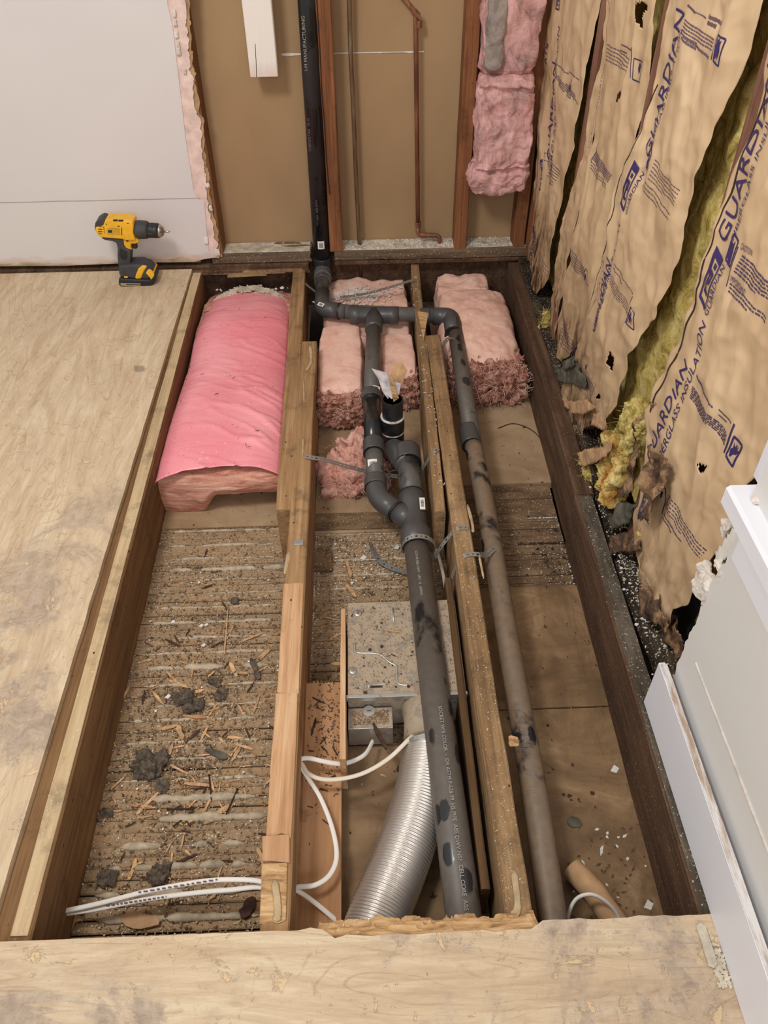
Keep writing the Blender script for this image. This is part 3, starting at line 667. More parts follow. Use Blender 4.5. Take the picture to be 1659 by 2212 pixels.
# upper branch: from stack, elbow, tee, to the right
R1 = .0255
P0 = at(697, 585, Y=2.815); zt_ = -.025
P1 = at(697, 668, Z=zt_); P2 = at(808, 681, Z=zt_); P3 = at(978, 683, Z=zt_)
up_ = empty('branch_drain', P2, 'grey branch drain from stack foot across to the narrow right pipe', 'pipe')
k0 = P0+(P1-P0)*.60
obj('pipe', tube(fillet([P0, k0, P1, P1+(P2-P1)*.45], .05, 10), R1, 28), 'abs_grey', parent=up_, smooth=True)
obj('pipe', tube([P1+(P2-P1)*.45, P3-(P3-P2)*.1], R1, 28), 'abs_grey', parent=up_, smooth=True)
e_ = obj('elbow', tube(fillet([P0+(P1-P0)*.62, P1, P1+(P2-P1)*.32], .055, 12), R1+.0035, 28), 'coupling', parent=up_, smooth=True)
obj('cement_ring', tube([P1+(P2-P1)*.32, P1+(P2-P1)*.34], R1+.005, 28), 'ring', parent=e_)
collar(up_, P0+(P1-P0)*.14, P1-P0, R1+.008, .045, mat='abs_grey')
collar(up_, P0+(P1-P0)*.30, P1-P0, R1+.0055, .01, mat='abs_grey')
dx = (P3-P2).normalized()
tee = obj('tee', tube([P2-dx*.085, P2-dx*.084, P2-dx*.055, P2-dx*.05, P2+dx*.05, P2+dx*.055, P2+dx*.084, P2+dx*.085], [R1+.002, R1+.0055, R1+.0055, R1+.003, R1+.003, R1+.0055, R1+.0055, R1+.002], 28), 'coupling', parent=up_, smooth=True)
C1 = at(803, 860, Z=-.03)
obj('branch', tube(fillet([P2+V((0, 0, 0)), P2+(C1-P2)*.16, P2+(C1-P2)*.2], .02), R1+.0045, 28), 'coupling', parent=tee, smooth=True)
sticker(e_, P1+V((-.004, -.014, R1+.0005)), V((0, -.3, 1)), V((.5, 1, 0)), .022, .016)
cc = at(918, 684, Z=zt_); collar(up_, cc, dx, R1+.005, .03)
# narrow right pipe
Q = [at(978, 683, Z=zt_), at(983, 760, Z=-.035), at(1022, 960, Z=-.045), at(1050, 1100, Z=-.05), at(1100, 1400, Z=-.065), at(1160, 1750, Z=-.08), at(1196, 2010, Z=-.09)]
Qend = Q[-1]+(Q[-1]-Q[-2])*1.2
rp = empty('narrow_drain_pipe', (Q[3].x, Q[3].y, Q[3].z-R1), 'long narrow drain pipe between the dirty joist and the wall joist', 'pipe')
Q0 = at(905, 684, Z=zt_)
obj('pipe', tube(fillet([Q[0]+V((0, -.05, 0)), Q[2]], .05), R1, 28), 'abs_dusty', parent=rp, smooth=True)
obj('pipe', tube(cr([Q[2], Q[3], Q[4], Q[5], Qend], 8), R1, 28), 'abs_brown', parent=rp, smooth=True)
dq = (Q[1]-Q[0]).normalized()
el = obj('elbow', tube(fillet([at(935, 683, Z=zt_), at(975, 683, Z=zt_), at(980, 722, Z=-.03)], .055, 12), R1+.004, 28), 'coupling', parent=rp, smooth=True)
obj('cement_ring', tube([at(980, 722, Z=-.03), at(980, 726, Z=-.03)], R1+.0055, 28), 'ring', parent=el)
d2 = (Q[3]-Q[2]).normalized(); collar(rp, at(1016, 945, Z=-.045), -d2, R1+.004, .075, mat='coupling')
dn = (Q[5]-Q[4]).normalized(); upz = V((-.15, -.1, 1))
pipe_text(rp, '700  JMM', Q[4]+dn*.12, dn, upz, .015, R1, 'print_dim')
pipe_text(rp, '754876027368  18 10', Q[4]+dn*.22, dn, upz, .017, R1, 'print_dim')
# centre pipe to the wye
K = [P2, C1, at(807, 960, Z=-.038), at(812, 1050, Z=-.045), at(850, 1100, Z=-.05), at(905, 1140, Z=-.055)]
cp = empty('centre_drain', (C1.x, C1.y, C1.z-R1), 'grey centre drain running from the tee down to the wye', 'pipe')
obj('pipe', tube([P2+(C1-P2)*.2, C1], R1, 28), 'abs_grey', parent=cp, smooth=True)
obj('pipe', tube([C1, K[2]], R1+.001, 28), f_abs('smeared_black_plastic', (34, 34, 34), (96, 90, 84), .46, False), parent=cp, smooth=True)
obj('pipe', tube([K[2], K[3]+(K[2]-K[3])*.1], R1, 28), 'abs_grey', parent=cp, smooth=True)
dc = (K[2]-C1).normalized()
collar(cp, at(802, 858, Z=-.03), dc, R1+.005, .03, mat='coupling'); collar(cp, at(807, 968, Z=-.038), -dc, R1+.005, .05)
collar(cp, at(811, 1045, Z=-.045), -dc, R1+.005, .035)
obj('elbow', tube(fillet([at(811, 1035, Z=-.044), at(814, 1075, Z=-.047), at(856, 1105, Z=-.05)], .05, 12), R1+.003, 28), 'coupling', parent=cp, smooth=True)
obj('cement_ring', tube([at(855, 1104, Z=-.05), at(859, 1107, Z=-.05)], R1+.0045, 28), 'ring', parent=cp)
sticker(cp, at(805, 1008, Z=-.041)+V((0, -.0, 0))+V((-.0, -.015, .021)), V((0, -.55, .83)), V((-.05, 1, 0)), .026, .03, R1)
sticker(cp, at(808, 844, Z=-.03)+V((.004, -.015, .022)), V((.1, -.5, .85)), V((.1, 1, 0)), .03, .012, R1)
# main drain
RM = .0318
Mn = [at(880, 985, Z=-.055), at(890, 1080, Z=-.055), at(915, 1300, Z=-.057), at(955, 1600, Z=-.062), at(1005, 2010, Z=-.072)]
dm = (Mn[4]-Mn[2]).normalized(); Mend = Mn[4]+dm*.5
mp_ = empty('main_drain', (Mn[3].x, Mn[3].y, Mn[3].z-RM), 'thick grey main drain pipe crossing the middle bay towards the near plywood', 'pipe')
obj('pipe', tube([Mn[2]-dm*.17, Mend], RM, 36), 'abs_dusty', parent=mp_, smooth=True)
obj('pipe', tube([Mn[0], Mn[1]], RM-.0015, 36), 'abs_grey', parent=mp_, smooth=True)
W0 = at(889, 1072, Z=-.055); W1 = at(900, 1180, Z=-.056); dw_ = (W1-W0).normalized(); LW = (W1-W0).length
wy = obj('wye', tube([W0+dw_*LW*t for t in (0, .01, .25, .28, .68, .74, .99, 1)], [RM+.002, RM+.004, RM+.0042, RM+.0015, RM+.0015, RM+.0075, RM+.0075, RM+.004], 36), 'coupling', parent=mp_, smooth=True)
obj('branch', tube([at(855, 1103, Z=-.05), at(893, 1128, Z=-.056)], R1+.0035, 28), 'coupling', parent=wy, smooth=True)
obj('cement_ring', tube([W0-dw_*.002, W0+dw_*.0005], RM+.0045, 32), 'ring', parent=wy)
dm0 = (Mn[1]-Mn[0]).normalized()
sticker(wy, at(908, 1106, Z=-.055)+V((.004, -.004, RM+.0016)), V((.1, -.2, 1)), dw_, .014, .038)
# cap elbow at the rear end, going down to the riser
pc = at(876, 992, Z=-.05)
kp = obj('cleanout_elbow', tube(fillet([V((.072, 1.865, -.15)), V((.075, 1.80, -.075)), Mn[0]+V((0, -.04, 0))], .07, 14), RM+.003, 32), 'coupling', parent=mp_, smooth=True)
collar(mp_, Mn[0]+dm0*.005, -dm0, RM+.0065, .06, name='rim')
pipe_text(mp_, '. . .  SCH 40 ABS DWV  .UPC  U.  IAPMO', Mn[2]-dm*.15, dm, V((-.18, 0, 1)), .009, RM, 'print_white')
pipe_text(mp_, 'SOCKET W/B COLOR  -  OR ASTM F-628-99  HS PIPE  ABS DWV NSF  CELL CORE  ABS IN NORM  UPC.   18 A', Mn[3]-dm*.06, dm, V((.05, 0, 1)), .0105, RM, 'print_white')
# riser
rz = empty('black_riser', (.074, 1.86, -.15), 'short open black riser pipe stuffed with torn paper', 'pipe')
rt = at(848, 862, Y=1.86)
m = tube([V((.074, 1.86, -.15)), V((.074, 1.86, rt.z)), V((.074, 1.86, rt.z)), V((.074, 1.86, rt.z-.05))], [.030, .030, .0265, .0265], 32, caps=False, up=(0, 1, 0))
obj('pipe', m, 'abs_black', parent=rz, smooth=False)
for z_, h_ in [(rt.z-.085, .05), (rt.z-.13, .04)]:
    o = obj('coupling', tube([V((.074, 1.86, z_-h_/2)), V((.074, 1.86, z_+h_/2))], .0345, 32, up=(0, 1, 0)), 'abs_black', parent=rz, smooth=False, bev=.001)
    obj('pale_ring', tube([V((.074, 1.86, z_+h_/2-.003)), V((.074, 1.86, z_+h_/2+.001))], .0352, 32, up=(0, 1, 0)), 'cutedge', parent=rz)
def crumple(name, c, s, seed, mat, label=None, cat=None, parent=None, n_=14, tall=1., sol=.0008):
    m = MB(); c = V(c)
    for i in range(n_+1):
        for j in range(n_+1):
            a = (i/n_-.5)*2; b = (j/n_-.5)*2; p_ = V((a*s, b*s*.7, 0))
            q = p_*18
            m.v.append(tuple(c+V((p_.x*.8+fbm(q*1.2, 1, seed)*s*.5, p_.y*.8+fbm(q*1.2, 1, seed+4)*s*.5, abs(fbm(q, 1, seed+8))*s*1.6*tall))))
    for i in range(n_):
        for j in range(n_):
            if noise.noise(V((i*.45, j*.45, seed))) > -.38 or 2 < i < n_-3: m.f.append((i*(n_+1)+j, (i+1)*(n_+1)+j, (i+1)*(n_+1)+j+1, i*(n_+1)+j+1))
    return obj(name, m, mat, parent=parent, label=label, cat=cat, sol=sol)
def leaf(pts, th=.0012):
    m = MB(); P = [V(p) for p in pts]; c = sum(P, V())/len(P); n_ = len(P); m.v = [tuple(p) for p in P]+[tuple(c)]
    m.f = [(i, (i+1) % n_, n_) for i in range(n_)]; return m
def pxleaf(px): return leaf([at(x, y, Y=Y_) for x, y, Y_ in px])
st_ = empty('stuffed_paper', (.074, 1.86, rt.z-.045), 'torn paper and cardboard stuffed in the open black riser', 'paper')
obj('wrapper', pxleaf([(803, 796, 1.88), (838, 806, 1.86), (850, 835, 1.85), (838, 862, 1.84), (826, 845, 1.85), (818, 820, 1.87)]), 'stuff_paper', parent=st_, sol=.001)
obj('wrapper', pxleaf([(838, 820, 1.85), (866, 828, 1.85), (862, 852, 1.84), (846, 862, 1.83), (832, 850, 1.84)]), 'stuff_paper', parent=st_, sol=.001)
obj('cardboard', pxleaf([(846, 790, 1.90), (868, 783, 1.90), (880, 800, 1.89), (868, 830, 1.87), (852, 856, 1.84), (842, 826, 1.86)]), 'cardboard', parent=st_, sol=.002)
obj('cardboard', pxleaf([(838, 806, 1.84), (846, 812, 1.84), (862, 860, 1.83), (850, 868, 1.83)]), 'torn', parent=st_, sol=.002)
# copper pipes
cu = empty('copper_pipe', at(940, 525, Y=2.86), 'bare copper pipe with a soldered bend in the middle stud bay', 'pipe')
q = [at(862, -16, Y=2.86), at(898, 28, Y=2.86), at(906, 45, Y=2.86), at(903, 500, Y=2.86), at(906, 507, Y=2.855), at(940, 508, Y=2.855), at(952, 512, Y=2.855), at(953, 530, Y=2.855)]
obj('pipe', tube(fillet([q[0]+(q[0]-q[1])*3]+[q[1], q[3]], .012), .008, 18), 'copper', parent=cu, smooth=True)
obj('pipe', tube(fillet([q[3]-V((0, 0, -.02)), at(903, 507, Y=2.855), at(948, 509, Y=2.855), at(951, 532, Y=2.855)], .012), .0085, 18), 'copper', parent=cu, smooth=True)
for c_, d_ in ((at(899, 30, Y=2.86), q[1]-q[0]), (at(905, 52, Y=2.86), V((0, 0, 1))), (at(903, 485, Y=2.86), V((0, 0, 1)))):
    obj('solder_joint', tube([c_-d_.normalized()*.010, c_+d_.normalized()*.010], .0104, 18, up=(0, 1, 0)), 'copper', parent=cu, smooth=False, bev=.001)
gp = [at(754, -40, Y=2.86), at(757, 100, Y=2.86), at(764, 250, Y=2.86), at(770, 400, Y=2.86), at(777, 530, Y=2.86)]
obj('green_pipe', tube([gp[0]+V((0, 0, .7))]+cr(gp, 6)+[gp[-1]-V((0, 0, .16))], .0075, 16), 'copper_green', label='thin verdigris stained pipe right of the cracked stud', cat='pipe', smooth=True)
# ------------------------------------------------------------------ hanging pink wall insulation
wi = empty('wall_insulation', (.475, 2.80, .27), 'pink glass wool batt hanging between the two studs in the corner', 'insulation')
def wmod(p_, q):
    t = (p_.z-.3)/.55; p_ = V(p_); lump = fbm((p_.x*1.3, 0, p_.z), 7, 3, 5)
    if p_.y < 2.8:
        p_.y -= .028*lump
        if .352 < p_.z < .372 or .60 < p_.z < .62: p_.y += .018
    p_.x += .006*fbm((0, p_.y, p_.z), 9, 5)
    return p_
obj('wool', rbox(.385, .575, 2.725, 2.895, .355, .66, 44, .55, .012, 16, 3, wmod), 'pinkdirty', parent=wi, smooth=True)
obj('wool', rbox(.378, .585, 2.715, 2.895, .272, .385, 40, .8, .014, 18, 8, wmod), 'pinkdirty', parent=wi, smooth=True)
obj('wool', rbox(.380, .575, 2.735, 2.895, .63, 1.5, 40, .5, .014, 14, 12, wmod), 'pinkdirty', parent=wi, smooth=True)
m = rbox(.392, .455, 2.722, 2.80, .665, .88, 20, .6, .006, 20, 15)
obj('grey_patch', m, f_wool('grey_dirty_wool', [(120, 112, 104), (160, 148, 140), (190, 172, 164)], 16, .008), parent=wi, smooth=True, label='grey soiled patch of the wool')
# ------------------------------------------------------------------ batts in the bays
pb = empty('pink_batt', (-.42, 2.15, -.18), 'long pink film covered insulation batt in the left joist bay', 'insulation')
def bmod(p_, q):
    p_ = V(p_); t = (p_.y-1.66)/1.1
    if p_.z > -.1:
        p_.z += .010*sin(t*9)+.005
    k = (p_.x+.42)
    p_.x = -.42+k*(1.0-.06*t)+(.012 if t > .2 else .0)*0
    if q.z > .2: p_.z -= .02*abs(q.x)**4
    if p_.y > 2.5: p_.z -= (p_.y-2.5)*.10
    return p_
def bmod2(p_, q):
    p_ = bmod(p_, q)
    if p_.y < 2.0: g_ = max(0, min(1, (p_.x+.475)/.05)); g_ = g_*g_*(3-2*g_); p_.z += g_*.062*max(0, min(1, (-.055-p_.z)/.11))*(1-max(0, (p_.y-1.75)/.25))
    return p_
obj('wool', rbox(-.598, -.236, 1.650, 2.76, -.178, -.047, 50, .16, .006, 14, 2, bmod2), 'pinkcut', parent=pb, smooth=True, label='fibrous cut edge of the batt')
m = MB(); NU, NV = 60, 150
for j in range(NV+1):
    y = 1.668+(2.72-1.668)*j/NV; t = j/NV
    for i in range(NU+1):
        a = -1+2*i/NU; xl = -.6+.012*t+.006*nz((0, y*7, 0)); xr = -.230-.024*t; x = (xl+xr)/2+(xr-xl)/2*a
        yy = y+(.008*nz((x*14, 0, 3))+.012*a-.018*a*a)*(1 if j == 0 else max(0, 1-t*8)*.9)
        d = x*.85+y*.55
        z = -.020-.045*abs(a)**4-.10*max(0, abs(a)-.9)*4+.008*sin(t*9)+.006*fbm((x, y, 0), 3, 3)
        dd = (y*.86+x*.5); ee = (x*.86-y*.5); rg_ = 1-abs(fbm((dd*1.0, ee*.22, 0), 15, 6, 3)); z += .010*max(0, rg_-.80)/.20*max(.1, 1.05-t*1.1)*(.55+.45*a)
        if y > 2.45: z -= (y-2.45)*.14
        m.v.append((x, yy, z+.004))
for j in range(NV):
    for i in range(NU): q = j*(NU+1)+i; m.f.append((q, q+1, q+NU+2, q+NU+1))
obj('plastic_facing', m, 'film', parent=pb, smooth=True, label='shiny pink plastic facing', sol=.001)
def fuzz(parent, b, n_, L, mat, seed):
    r_ = random.Random(seed); m = MB(); c_ = V(((b[0]+b[1])/2, (b[2]+b[3])/2, (b[4]+b[5])/2)); h = V(((b[1]-b[0])/2, (b[3]-b[2])/2, (b[5]-b[4])/2))
    for i in range(n_):
        d = V((r_.gauss(0, 1), r_.gauss(-.5, 1), r_.gauss(.4, 1))).normalized(); k = max(abs(d.x), abs(d.y), abs(d.z)); q = d/k*.93
        p_ = c_+V((q.x*h.x, q.y*h.y, q.z*h.z)); t_ = V((r_.gauss(0, 1), r_.gauss(-.2, 1), r_.gauss(0, .8))).normalized(); bnd = V((r_.gauss(0, 1), r_.gauss(0, 1), r_.gauss(0, 1)))*.4
        l = L*r_.uniform(.3, 1); pts = [p_+t_*l*u*.8+bnd*l*u*u+d*.004 for u in (0, .33, .66, 1)]
        m.join(tube(pts, [.0010, .0009, .0007, .0003], 3))
    return obj('fibres', m, mat, parent=parent, kind='stuff', smooth=True)
def batt(name, b, mats, label, n_=36, amp=.005, e=.72, seed=0, mod=None, cut=None):
    r_ = empty(name, ((b[0]+b[1])/2, (b[2]+b[3])/2, b[4]), label, 'insulation')
    obj('wool', rbox(*b, n_, e, amp, 12, seed, mod), mats, parent=r_, smooth=True)
    if cut: obj('ragged_end', rbox(*cut, 44, .5, .016, 46, seed+3, None, 6), 'pinkrag', parent=r_, smooth=True, label='dark ragged torn end of the wool'); fuzz(r_, cut, 260, .03, 'pinkwool', seed)
    return r_
def box_px(xl, xr, yt, yb_, z):
    a = at(xl, yb_, Z=z); b = at(xr, yb_, Z=z); c_ = at((xl+xr)/2, yt, Z=z); return a.x, b.x, a.y, c_.y
x0, x1, y0, y1 = box_px(680, 788, 690, 850, -.05)
batt('pale_pink_batt', (x0, x1, y0, y1, -.165, -.045), 'pinkwool', 'pale pink batt in the middle bay left of the centre pipe', seed=3, cut=(x0+.004, x1-.004, y0-.035, y0+.05, -.165, -.06))
x0, x1, y0, y1 = box_px(822, 906, 712, 815, -.06)
batt('pale_pink_batt', (x0, x1, y0, y1, -.17, -.055), 'pinkwool', 'pale pink batt in the middle bay right of the centre pipe behind the riser', seed=5, cut=(x0+.01, x1-.002, y0-.04, y0+.06, -.165, -.07))
obj('pink_facing_flap', rbox(-.14, .165, 2.40, 2.84, -.15, -.07, 40, .3, .018, 8, 9, None, 3), 'pinkwool', label='crumpled pink batt filling the middle bay behind the tee', cat='insulation', smooth=True)
def b3(p_, q):
    p_ = V(p_); t = (p_.y-2.1)/.6; p_.x += -.016*(1-t) + (.0 if t > 0 else 0)
    if q.z > 0: p_.z += .012*cos(q.x*1.4)*cos(q.y*1.2)
    return p_
x0, x1, y0, y1 = box_px(985, 1122, 607, 770, -.045)
batt('pale_pink_batt', (.262, .532, 2.17, 2.70, -.17, -.025), 'pinkwool', 'large pale pink batt in the bay by the wall with a dark torn end', seed=15, mod=b3, n_=50, amp=.009, e=.85, cut=None)
rg = bpy.data.objects['pale_pink_batt.002']
obj('ragged_end', rbox(.27, .525, 2.12, 2.25, -.168, -.045, 54, .5, .026, 40, 4, None, 6), 'pinkrag', parent=rg, smooth=True, label='dark ragged torn end of the wool'); fuzz(rg, (.27, .525, 2.10, 2.22, -.165, -.04), 420, .04, 'pinkwool', 3)
obj('pink_batt_scrap', rbox(.27, .47, 2.68, 2.80, -.16, -.04, 20, .5, .014, 14, 6), 'pinkwool', label='small pink batt under the bottom plate in the wall side bay', cat='insulation', smooth=True)
obj('pink_batt_scrap', rbox(-.56, -.29, 2.70, 2.795, -.16, -.085, 20, .5, .012, 14, 7), 'pinkcut', label='dark pink batt end tucked under the back wall in the left bay', cat='insulation', smooth=True)
x0, x1, y0, y1 = box_px(690, 862, 965, 1062, -.14)
tf = empty('pink_tuft', ((x0+x1)/2, (y0+y1)/2, -.17), 'torn pink glass wool tuft lying under the centre pipe', 'insulation')
obj('wool', rbox(x0, x1-.02, y0, y1-.02, -.172, -.13, 50, .8, .034, 18, 5, None, 6), 'pinktuft', parent=tf, smooth=True); fuzz(tf, (x0, x1-.02, y0, y1, -.17, -.11), 300, .03, 'pinkwool', 6)
obj('wool', rbox(x0+.05, x1-.03, y0+.06, y1+.03, -.165, -.10, 40, .9, .034, 24, 8, None, 6), 'pinktuft', parent=tf, smooth=True)
# ------------------------------------------------------------------ right wall studs, yellow wool and kraft facings
for y_, lb in ((2.235, 'brown wall stud between the first and second printed paper sheets'), (1.765, 'brown wall stud between the second and third printed paper sheets'), (1.285, 'brown wall stud left of the nearest printed paper sheet'), (.80, 'wall stud behind the broken white drywall')):
    obj('wall_stud', beam('Z', .02, 2.4, .604, .70, y_-.022, y_+.022, seed=y_, amp=.001, step=.06), 'stud_red', label=lb, cat='stud')
def kmod(p_, q): return p_
for (ya, yb_, x0, lb, sd) in [(2.27, 2.78, .642, 'yellow glass wool behind the farthest printed paper sheet', 1), (1.80, 2.21, .642, 'yellow glass wool behind the second printed paper sheet', 2), (1.32, 1.74, .640, 'yellow glass wool behind the wide third printed paper sheet', 3), (.84, 1.25, .64, 'yellow glass wool behind the nearest printed paper sheet', 4)]:
    obj('yellow_batt', rbox(x0, .688, ya, yb_, .04, 1.7, 60, .3, .016, 15, sd, None, 6), 'yellow', label=lb, cat='insulation', smooth=True)
# kraft panels : edges sighted on the facing plane
def kx(y, z, sd):
    return .588+.010*fbm((0, y, z*.6), 4.2, sd, 3)+.004*fbm((0, y*1.4, z), 13, sd+2, 2)
def kraft(left, right, X, label, sd, fl=None, holes=(), ztop=1.5, bulge=.012, line=None):
    Lp = sorted([(at(x, y, X=X).z, at(x, y, X=X).y) for x, y in left]); Rp = sorted([(at(x, y, X=X).z, at(x, y, X=X).y) for x, y in right])
    z0 = max(Lp[0][0], Rp[0][0]); z0 = min(Lp[0][0], Rp[0][0])
    hp = [[(at(x, y, X=X).y, at(x, y, X=X).z) for x, y in h] for h in holes]
    def sx(y, z):
        l = lerpt(Lp, z); r = lerpt(Rp, z); t = min(1, max(0, (l-y)/max(l-r, .01)))
        return X-(.588-kx(y, z, sd))-bulge*(1-t*t*t)*.45+bulge*.2+.012*(abs(fbm((sd, y*1.1, z*.55), 6.5, sd+6, 3))-.25)+.005*(abs(fbm((sd, y*.8+z*.5, z), 15, sd+8, 2))-.3)
    nv = int((ztop-z0)/.005); nu = 84; m = MB()
    for j in range(nv+1):
        z = z0+(ztop-z0)*j/nv; l = lerpt(Lp, z); r = lerpt(Rp, z)
        l += nz((0, 0, z*30), 1, sd)*.004; r += nz((0, 0, z*34), 1, sd+9)*.005
        for i in range(nu+1):
            y = l+(r-l)*i/nu; m.v.append((sx(y, z), y, z))
    for j in range(nv):
        for i in range(nu):
            q = j*(nu+1)+i; c_ = m.v[q]; yy = (m.v[q][1]+m.v[q+1][1])/2; zz = (m.v[q][2]+m.v[q+nu+1][2])/2
            if hp:
                y_j = yy+.004*nz((yy*130, zz*130, 1)); z_j = zz+.004*nz((yy*130, zz*130, 7))
                if any(inpoly(y_j, z_j, h) for h in hp): continue
            m.f.append((q, q+1, q+nu+2, q+nu+1))
    root = obj('kraft_facing', m, 'kraft', label=label, cat='insulation paper', smooth=True, sol=.0008)
    return root, sx
def ink(root, sx, X, parts, mat='ink'):
    """parts: (mb in flat (a,b), origin px, direction px, mirrored?)"""
def put_text(mb, sx, X, s, p0, p1, h, shear=0, kind='up'):
    mb.mark('lettering')
    a = at(*p0, X=X); b = at(*p1, X=X); d = V((0, b.y-a.y, b.z-a.z)); L = d.length; d.normalize(); n_ = V((0, d.z, -d.y))  # letter tops to the viewer's left of d
    vs_, fs_, wd = glyphs(s, shear); k = L/wd; o = len(mb.v)
    for x, y in vs_:
        q = a+d*(x*k)+n_*(y*h/.72); mb.v.append((sx(q.y, q.z)-.0022, q.y, q.z))
    mb.f += [tuple(i+o for i in f) for f in fs_]
def put_quad(mb, sx, X, pts, nx=6):
    P = [at(x, y, X=X) for x, y in pts]; o = len(mb.v)
    for j in range(nx+1):
        for i in range(nx+1):
            u, v = i/nx, j/nx; q = (P[0]*(1-u)+P[1]*u)*(1-v)+(P[3]*(1-u)+P[2]*u)*v; mb.v.append((sx(q.y, q.z)-.0022, q.y, q.z))
    for j in range(nx):
        for i in range(nx): q = o+j*(nx+1)+i; mb.f.append((q, q+1, q+nx+2, q+nx+1))
def put_line(mb, sx, X, pts, wd=.0014):
    mb.mark('printed_outline' if len(pts) > 4 else 'printed_line')
    P = [at(x, y, X=X) for x, y in pts]
    for a, b in zip(P, P[1:]):
        k = max(1, int((b-a).length/.012)); d = V((0, b.y-a.y, b.z-a.z)).normalized(); n_ = V((0, d.z, -d.y))*wd
        for i in range(k):
            p_ = a+(b-a)*(i/k); q = a+(b-a)*((i+1)/k); o = len(mb.v)
            for r_ in (p_-n_, p_+n_, q+n_, q-n_): mb.v.append((sx(r_.y, r_.z)-.0014, r_.y, r_.z))
            mb.f.append((o, o+1, o+2, o+3))
def lines_block(mb, sx, X, A, B, D, rows, seed, th=.0016, title=None):
    """rows of word-length dashes from A to B, stacked towards D (all sighted points)"""
    mb.mark('small_print'); rnd = random.Random(seed); a = at(*A, X=X); b = at(*B, X=X); d = at(*D, X=X)
    for r_ in range(rows):
        off = (d-a)*(r_/(rows-1)); u = 0; end = 1 if r_ < rows-1 else .55
        while u < end:
            w_ = rnd.uniform(.03, .09); e = min(end, u+w_); p_ = a+off+(b-a)*u; q = a+off+(b-a)*e
            o = len(mb.v); k = 3
            for i in range(k+1):
                g = p_+(q-p_)*(i/k); hh = th*rnd.uniform(.7, 1.15)
                mb.v.append((sx(g.y, g.z+hh)-.0014, g.y, g.z+hh)); mb.v.append((sx(g.y, g.z-hh)-.0014, g.y, g.z-hh))
            for i in range(k): mb.f.append((o+2*i, o+2*i+2, o+2*i+3, o+2*i+1))
            u = e+.018
def flame(mb, sx, X, c, s):
    mb.mark('pictogram')
    o = at(*c, X=X); P = [(0, -1), (.35, -.75), (.5, -.3), (.35, .1), (.55, .55), (.2, .35), (.15, .8), (-.1, .4), (-.35, .65), (-.3, .2), (-.55, -.1), (-.45, -.6), (-.15, -.75), (-.05, -1.2)]
    k = len(mb.v); mb.v.append((sx(o.y, o.z)-.0016, o.y, o.z))
    for a, b in P: mb.v.append((sx(o.y, o.z)-.0016, o.y-a*s, o.z+b*s))
    for i in range(len(P)): mb.f.append((k, k+1+i, k+1+(i+1) % len(P)))
def glogo(mb, sx, X, p, gs=1):
    """p: four sighted corners: bottom-left, bottom-right, top-right, top-left (parallelogram band)"""
    bl, br, tr, tl = p; mb.mark('logo')
    def at2(u, v): return ((bl[0]*(1-u)+br[0]*u)*(1-v)+(tl[0]*(1-u)+tr[0]*u)*v, (bl[1]*(1-u)+br[1]*u)*(1-v)+(tl[1]*(1-u)+tr[1]*u)*v)
    def Q(u0, u1, v0, v1): put_quad(mb, sx, X, [at2(u0, v0), at2(u1, v0), at2(u1, v1), at2(u0, v1)], 5)
    Q(0, .62, .84, 1); Q(0, .62, 0, .07); Q(0, .09, .07, .84); Q(.09, .14, .5, .84); Q(.56, .62, .07, .84); Q(.3, .45, .70, .80)
    Q(.20, .47, .20, .27); Q(.20, .29, .27, .62); Q(.20, .47, .57, .64); Q(.38, .47, .42, .57); Q(.3, .4, .42, .47)
def put_print(mb, mat, parent):
    K_ = mb.k+[('', len(mb.v), len(mb.f))]
    for (nm, v0, f0), (_, v1, f1) in zip(K_, K_[1:]):
        if f1 > f0:
            q = MB(); q.v = mb.v[v0:v1]; q.f = [tuple(i-v0 for i in f) for f in mb.f[f0:f1]]; obj(nm, q, mat, parent=parent, label='faded grey print' if nm == 'small_print' else 'navy print')
X1 = .6
k1, s1 = kraft([(1180, -20), (1185, 0), (1176, 60), (1168, 120), (1165, 250), (1158, 350), (1152, 430), (1158, 460), (1150, 500), (1145, 540), (1150, 600), (1154, 641)],
    [(1300, -20), (1295, 0), (1268, 145), (1241, 280), (1211, 435), (1202, 480), (1196, 500), (1190, 570), (1181, 601), (1172, 620), (1158, 640)], X1, 'farthest printed brown paper facing in the corner by the pink wool', 1, bulge=.01)
mb = MB()
put_text(mb, s1, X1, 'GUARDIAN', (1181, 350), (1204, 137), .042)
put_text(mb, s1, X1, 'FIBERGLASS INSULATION', (1186, 400), (1215, 55), .015, .2)
put_text(mb, s1, X1, 'R19', (1184, 140), (1190, 97), .026)
glogo(mb, s1, X1, [(1164, 390), (1170, 385), (1172, 343), (1168, 345)]); glogo(mb, s1, X1, [(1206, 20), (1214, 24), (1222, -20), (1214, -24)])
put_text(mb, s1, X1, 'F', (1166, 412), (1168, 398), .018); put_text(mb, s1, X1, 'GUARDIAN', (1150, 600), (1157, 490), .03)
put_line(mb, s1, X1, [(1171, 0), (1180, 0)][1:]+[(1176, 50), (1171, 150), (1164, 300), (1158, 420)], .0012)
flame(mb, s1, X1, (1235, 188), .012); put_line(mb, s1, X1, [(1238, 172), (1239, 182), (1234, 213), (1229, 205), (1232, 186), (1238, 172)], .001)
flame(mb, s1, X1, (1180, 338), .010); put_line(mb, s1, X1, [(1173, 330), (1183, 332), (1180, 350), (1172, 346), (1173, 330)], .0009)
put_print(mb, 'ink', k1); mb = MB()
lines_block(mb, s1, X1, (1200, 148), (1226, 198), (1228, 180), 5, 1, .0017); lines_block(mb, s1, X1, (1203, 130), (1233, 160), (1233, 155), 2, 2)
